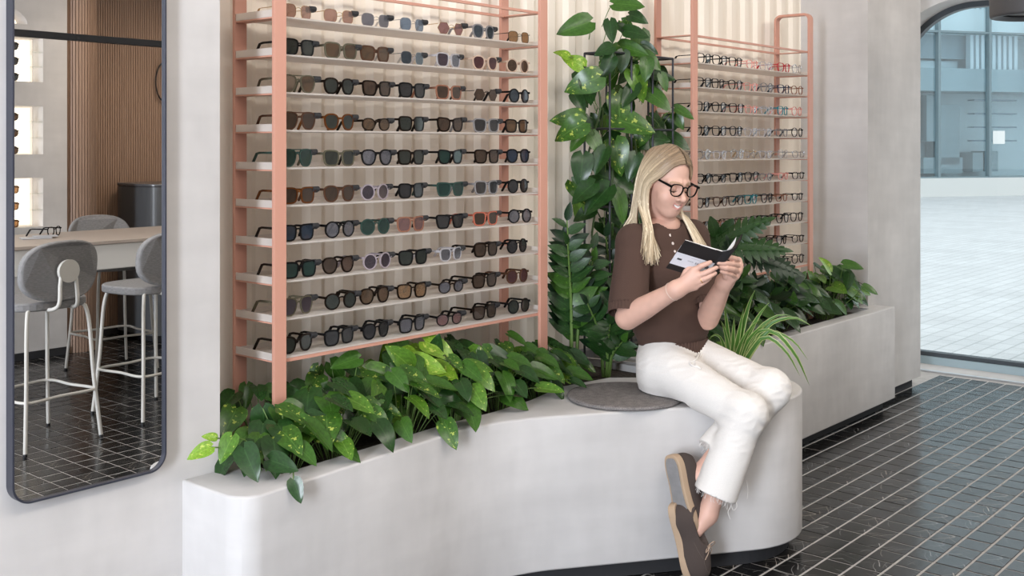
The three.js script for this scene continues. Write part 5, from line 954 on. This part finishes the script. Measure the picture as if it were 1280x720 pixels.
// ---- shoes ----
const suede = std({ color: lin(0.062, 0.045, 0.038), roughness: 0.95, bumpMap: scaled(knit, 20), bumpScale: 0.0006 }), crepe = std({ color: lin(0.42, 0.30, 0.20), roughness: 0.9, bumpMap: scaled(plasterBump, 6), bumpScale: 0.002 }), outsoleM = std({ color: lin(0.27, 0.265, 0.265), map: scaled(plasterMap, 8), roughness: 0.8 });
function shoe(F, side, lace, label) {
  const g = new THREE.Group(); g.name = 'shoe'; person.add(g); g.userData.label = label;
  g.quaternion.setFromRotationMatrix(new THREE.Matrix4().makeBasis(F.s, F.u, F.f)); g.position.copy(F.o);
  const L = 0.248, half = [[0.000, -0.124], [0.020, -0.121], [0.031, -0.105], [0.034, -0.075], [0.032, -0.03], [0.036, 0.02], [0.043, 0.055], [0.042, 0.085], [0.033, 0.110], [0.015, 0.123], [0, 0.125]];
  const pts = [...half, ...half.slice(1, -1).reverse().map(([x, z]) => [-x * 0.96, z])].map(([x, z]) => V(x * (x * side > 0 ? 1.0 : 0.94), 0, z));
  const ring = new THREE.CatmullRomCurve3(pts, true).getPoints(60).map((p) => new THREE.Vector2(p.x, p.z));
  const solid = (d, bevel, off) => new THREE.ExtrudeGeometry(new THREE.Shape(ring), { depth: d, bevelEnabled: true, bevelSize: bevel, bevelThickness: bevel, bevelOffset: off, bevelSegments: 3 }).rotateX(Math.PI / 2);
  const so = part('sole', solid(0.017, 0.004, 0.000), crepe, g, 'tan crepe sole'); so.position.y = 0.0;
  part('outsole', solid(0.002, 0.001, -0.007), outsoleM, so, 'grey worn outsole').position.y = -0.0205;
  const bl = (c, a, b, d) => blob(c, a, b, d), toe = bl([0, 0.012, 0.065], 0.041, 0.040, 0.058), mid = bl([0, 0.022, 0.0], 0.034, 0.050, 0.085), heel = bl([0, 0.020, -0.078], 0.034, 0.058, 0.044), open = limb(V(0, 0.075, -0.075), V(0, 0.078, -0.018), 0.030, 0.026), inn = bl([0, 0.02, -0.05], 0.026, 0.07, 0.055);
  const fn = (x, y, z) => { let d = smin(smin(toe(x, y, z), mid(x, y, z), 0.03), heel(x, y, z), 0.03); d = smax(d, -open(x, y, z), 0.006); d = Math.max(d, -0.003 - y); return d - 0.0012 * Math.exp(-(((Math.hypot(x / 0.026, (z - 0.06) / 0.045) - 1) / 0.08) ** 2)); };
  const up = part('upper', surface(fn, [-0.05, -0.008, -0.13], [0.05, 0.085, 0.13], 0.0036), suede, g, 'dark brown suede upper');
  const drop = (x, z) => { let y = 0.085; while (y > 0 && fn(x, y, z) > 0) y -= 0.0008; return V(x, y + 0.0004, z); };
  const seam = [tube(Array.from({ length: 15 }, (_, i) => { const a = Math.PI * (i / 14); return drop(0.024 * Math.cos(a), 0.050 + 0.047 * Math.sin(a)); }), 0.0014, 40, 5), ...[-1, 1].map((s) => tube([drop(s * 0.026, 0.045), drop(s * 0.030, 0.02), drop(s * 0.031, -0.01)], 0.001, 12, 4))];
  part('seam', merge(seam), std({ color: lin(0.10, 0.075, 0.062), roughness: 0.9 }), up, 'raised stitched seam');
  const lm = std({ color: lace, roughness: 0.8 }), y = 0.063, z0 = 0.028, w = [];
  for (let i = 0; i < 3; i++) { const z = z0 - 0.002 + i * 0.013 - 0.014, yy = y + 0.006 - i * 0.0065; w.push(tube([V(-0.019, yy - 0.008, z), V(0, yy + 0.003, z + 0.003), V(0.019, yy - 0.008, z)], 0.0018, 8, 5)); }
  const q = V(0, y + 0.008, z0 - 0.014);
  for (const s of [-1, 1]) { w.push(tube([q.clone(), V(s * 0.014, q.y + 0.014, q.z - 0.006), V(s * 0.030, q.y + 0.010, q.z + 0.004), V(s * 0.024, q.y - 0.002, q.z + 0.012), q.clone()], 0.0016, 20, 5)); w.push(tube([q.clone(), V(s * 0.012, q.y + 0.002, q.z + 0.016), V(s * 0.020, q.y - 0.012, q.z + 0.036)], 0.0016, 10, 5)); }
  part('laces', merge(w), lm, g, 'knotted lace bow');
  return up;
}
shoe(feet.r, 1, lin(0.42, 0.30, 0.22), 'dark brown suede lace shoe with its toe near the floor');
shoe(feet.l, -1, lin(0.03, 0.022, 0.018), 'dark brown suede lace shoe showing its sole');

// ---- hair ----
{
  const P = [], N = [], C = [], W = (x, y, z) => V(x, y, z).applyMatrix4(headM), rootC = [0.30, 0.205, 0.125], goldC = [0.66, 0.51, 0.33], paleC = [0.80, 0.69, 0.51];
  const add = (pts, r, tone) => {
    const g = taperTube(pts, [r * 0.75, r, r * 1.05, r, r * 0.85, r * 0.3], 18, 5).toNonIndexed(), p = g.attributes.position, n = g.attributes.normal, y0 = pts[0].y, y1 = pts.at(-1).y;
    for (let i = 0; i < p.count; i++) { const t = clamp((y0 - p.getY(i)) / (y0 - y1), 0, 1), c = blend3(blend3(rootC, goldC, smooth(0.02, 0.30, t)), paleC, clamp(tone * smooth(0.05, 0.5, t), 0, 1)); P.push(p.getX(i), p.getY(i), p.getZ(i)); N.push(n.getX(i), n.getY(i), n.getZ(i)); C.push(...c.map((v) => v * (0.62 + 0.5 * tone))); }
  };
  // a point on the skull, pushed out to the hair's outer layer
  const onSkull = (x, y, z, lift) => { const c = V(0, 0.040, -0.014), d = V(x, y, z).sub(c); const k = 1 / Math.hypot(d.x / (0.073 + lift), d.y / (0.090 + lift), d.z / (0.096 + lift)); return W(c.x + d.x * k, c.y + d.y * k, c.z + d.z * k); };
  for (const s of [-1, 1]) for (let i = 0; i < 460; i++) {
    const t = (i + rnd()) / 460, lift = rr(0.005, 0.014), tone = rnd(), a = mix(1.25, -2.1, t);  // angle from the hairline over the crown to the nape
    const root = onSkull(s * 0.004 + 0.008, 0.040 + Math.cos(a * 0.5 + 0.05) * 0.1, Math.sin(a) * 0.1 + 0.01, lift * 0.8);
    const frontness = smooth(0.55, 0.0, t), back = smooth(0.45, 1, t);
    const u1 = onSkull(s * mix(0.042, 0.035, back), mix(0.092, 0.09, back), mix(0.078, -0.09, t), lift), u2 = onSkull(s * mix(0.074, 0.05, back), mix(0.036, 0.045, back), mix(0.052, -0.12, t), lift);
    const ear = W(s * mix(0.084, 0.052, back) + s * (lift - 0.010), -0.012, mix(0.012, -0.105, t)), jaw = W(s * mix(0.082, 0.055, back) + s * (lift - 0.012), -0.085, mix(0.020, -0.098, t));
    const drop = rr(0.155, 0.205) - 0.05 * back, fall = jaw.clone();
    const outX = s * mix(0.012, 0.004, back), m1 = jaw.clone().add(V(0, -drop * 0.5, 0)).addScaledVector(hx, outX * 0.6).addScaledVector(tF, 0.012 * frontness - 0.012 * back), m2 = jaw.clone().add(V(0, -drop, 0)).addScaledVector(hx, outX + s * rr(-0.026, 0.030) * (1 - 0.5 * back)).addScaledVector(tF, 0.030 * frontness - 0.030 * back + rr(-0.016, 0.016));
    for (const m of [m1, m2]) { let k = 0; while (sweater(m.x, m.y, m.z) < 0.008 && k++ < 30) m.addScaledVector(back > 0.5 ? tF.clone().negate() : tF.clone().addScaledVector(hx, s * 0.7).normalize(), 0.004); }
    add([root, u1, u2, ear, jaw, m1, m2], rr(0.0018, 0.0033), tone); fall.y += 0;
  }
  const g = new THREE.BufferGeometry(); g.setAttribute('position', new THREE.Float32BufferAttribute(P, 3)); g.setAttribute('normal', new THREE.Float32BufferAttribute(N, 3)); g.setAttribute('color', new THREE.Float32BufferAttribute(C, 3));
  part('hair', g, phy({ vertexColors: true, roughness: 0.42, sheen: 0.2, sheenColor: lin(1, 0.9, 0.7) }), person, 'long straight blonde hair parted in the middle');
}
// ---- worn spectacles, bracelet, ring ----
{
  const g = new THREE.Group(); g.name = 'worn_eyeglasses'; g.userData.label = 'black round rimmed eyeglasses on the face'; person.add(g); headM.decompose(g.position, g.quaternion, g.scale); g.position.copy(V(0, -0.0225, 0.1075).applyMatrix4(headM));
  const s = glassesShapes.worn; g.scale.setScalar(1.0);
  part('frame', s.frame, frameMats.black, g); for (const l of s.lens) part('lens', l, lensMats.none, g); for (const x of [s.tx - 0.003, -s.tx]) part('temple', s.arm, frameMats.black, g).position.x = x;
  const n = J.rw.clone().sub(J.re).normalize(), u = V().crossVectors(n, V(0.3, 0.2, 1)).normalize(), w = V().crossVectors(n, u), c = along(J.re, J.rw, 0.93);
  part('bracelet', tube(Array.from({ length: 14 }, (_, i) => c.clone().addScaledVector(u, 0.0292 * Math.cos(i / 14 * 6.283)).addScaledVector(w, 0.0292 * Math.sin(i / 14 * 6.283))), 0.0016, 40, 5, true), std({ color: lin(0.72, 0.55, 0.45), roughness: 0.5 }), person, 'thin pale bracelet');
  const rn = rTip[2][0].clone().sub(rMC[2]).normalize(), ru = V().crossVectors(rn, V(0, 1, 0.2)).normalize(), rw = V().crossVectors(rn, ru), rc = along(rMC[2], rTip[2][0], 0.6);
  part('ring', tube(Array.from({ length: 12 }, (_, i) => rc.clone().addScaledVector(ru, 0.0096 * Math.cos(i / 12 * 6.283)).addScaledVector(rw, 0.0096 * Math.sin(i / 12 * 6.283))), 0.0011, 30, 5, true), std({ color: lin(0.8, 0.55, 0.2), metalness: 1, roughness: 0.25 }), person, 'thin gold ring');
}
// ---- the catalogue ----
{
  const TL = pix(856.3, 300.6, 3.395), TR = pix(903.7, 315.2, 3.40), BL = pix(832.5, 335, 3.455), BR = TR.clone().add(BL).sub(TL), n = V().crossVectors(TR.clone().sub(TL), BL.clone().sub(TL)).normalize(); if (n.dot(toCam) < 0) n.negate();
  const t = thing('catalogue', 'open black catalogue with a white band held in the woman\'s hands', 'catalogue', TL.toArray());
  const o = TL, board = (a, b, c, d, th, nn) => { const f = [a, b, c, d].map((p) => p.clone().sub(o)), k = f.map((p) => p.clone().addScaledVector(nn, -th)), q = (w, x, y, z) => [w, x, y, w, y, z].flatMap((p) => p.toArray()); const g = new THREE.BufferGeometry(); g.setAttribute('position', new THREE.Float32BufferAttribute([...q(f[0], f[1], f[2], f[3]), ...q(k[3], k[2], k[1], k[0]), ...q(f[0], k[0], k[1], f[1]), ...q(f[1], k[1], k[2], f[2]), ...q(f[2], k[2], k[3], f[3]), ...q(f[3], k[3], k[0], f[0])], 3)); const uv = []; for (let i = 0; i < 6; i++) uv.push(0, 1, 1, 1, 1, 0, 0, 1, 1, 0, 0, 0); g.setAttribute('uv', new THREE.Float32BufferAttribute(uv, 2)); g.computeVertexNormals(); return g; };
  const print = texture(512, (u, v) => {
    const y = 1 - v; let c = [0.115, 0.11, 0.115];
    if (y > 0.41 && y < 0.82) { c = [0.83, 0.83, 0.85]; const inR = (x0, x1, y0, y1) => u > x0 && u < x1 && y > y0 && y < y1; if (inR(0.10, 0.22, 0.58, 0.635)) c = [0.25, 0.25, 0.27]; if (inR(0.36, 0.52, 0.56, 0.60) && Math.floor(u * 90) % 3) c = [0.66, 0.66, 0.68]; if (inR(0.56, 0.66, 0.56, 0.62) && Math.floor(u * 60) % 3) c = [0.55, 0.55, 0.57]; if (inR(0.40, 0.66, 0.46, 0.48) && Math.floor(u * 120) % 3) c = [0.7, 0.7, 0.72]; if (inR(0.84, 0.93, 0.56, 0.66)) c = [0.3, 0.3, 0.32]; }
    return c;
  });
  part('back_cover', board(TL, TR, BR, BL, 0.0022, n), std({ map: print, roughness: 0.45 }), t, 'black cover with a white printed band');
  const paper = std({ color: lin(0.82, 0.81, 0.79), roughness: 0.7 }), inset = (p, q, k) => p.clone().lerp(q, k).addScaledVector(n, -0.0026);
  part('page_block', board(inset(TL, BR, 0.02), inset(TR, BL, 0.006), inset(BR, TL, 0.02), inset(BL, TR, 0.02), 0.006, n), paper, t, 'white pages');
  // the other half rises from the spine and curls outward
  const spineT = TR.clone(), spineB = BR.clone(), tipT = pix(928.3, 293.5, 3.405), dT = tipT.clone().sub(spineT), bend = cd(0.010, -0.014, -0.008), pos = [], idx = [], N2 = 10;
  for (let layer = 0; layer < 2; layer++) for (let i = 0; i <= N2; i++) for (const s of [0, 1]) { const k = i / N2, p = spineT.clone().lerp(spineB, s * 0.92).addScaledVector(dT, k).addScaledVector(bend, Math.sin(Math.PI * k) * 0.9).addScaledVector(cd(-0.4, 0.5, 0.7).normalize(), layer * 0.0045); pos.push(...p.sub(o).toArray()); }
  const at = (l, i, s) => l * (N2 + 1) * 2 + i * 2 + s;
  for (let i = 0; i < N2; i++) { idx.push(at(0, i, 0), at(0, i + 1, 0), at(0, i, 1), at(0, i, 1), at(0, i + 1, 0), at(0, i + 1, 1), at(1, i, 0), at(1, i, 1), at(1, i + 1, 0), at(1, i, 1), at(1, i + 1, 1), at(1, i + 1, 0)); for (const s of [0, 1]) idx.push(at(0, i, s), at(1, i, s), at(0, i + 1, s), at(1, i, s), at(1, i + 1, s), at(0, i + 1, s)); }
  idx.push(at(0, N2, 0), at(1, N2, 0), at(0, N2, 1), at(1, N2, 0), at(1, N2, 1), at(0, N2, 1));
  const g = new THREE.BufferGeometry(); g.setAttribute('position', new THREE.Float32BufferAttribute(pos, 3)); g.setIndex(idx); g.computeVertexNormals();
  part('front_cover', g.toNonIndexed(), std({ color: lin(0.022, 0.021, 0.023), roughness: 0.4, side: THREE.DoubleSide }), t, 'raised black cover');
  const pg = new THREE.BufferGeometry(), pp = []; for (let i = 0; i < N2; i++) { const q = (k, s) => spineT.clone().lerp(spineB, s * 0.9).addScaledVector(dT, k * 0.8).addScaledVector(bend, Math.sin(Math.PI * k) * 0.9).addScaledVector(cd(-0.009, 0.006, 0.014), 0.6).sub(o).toArray(); pp.push(...q(i / N2, 0), ...q((i + 1) / N2, 0), ...q(i / N2, 1), ...q(i / N2, 1), ...q((i + 1) / N2, 0), ...q((i + 1) / N2, 1)); }
  pg.setAttribute('position', new THREE.Float32BufferAttribute(pp, 3)); pg.computeVertexNormals(); part('page', pg, std({ color: lin(0.82, 0.81, 0.79), roughness: 0.7, side: THREE.DoubleSide }), t, 'white page');
}
renderer.render(scene, camera);
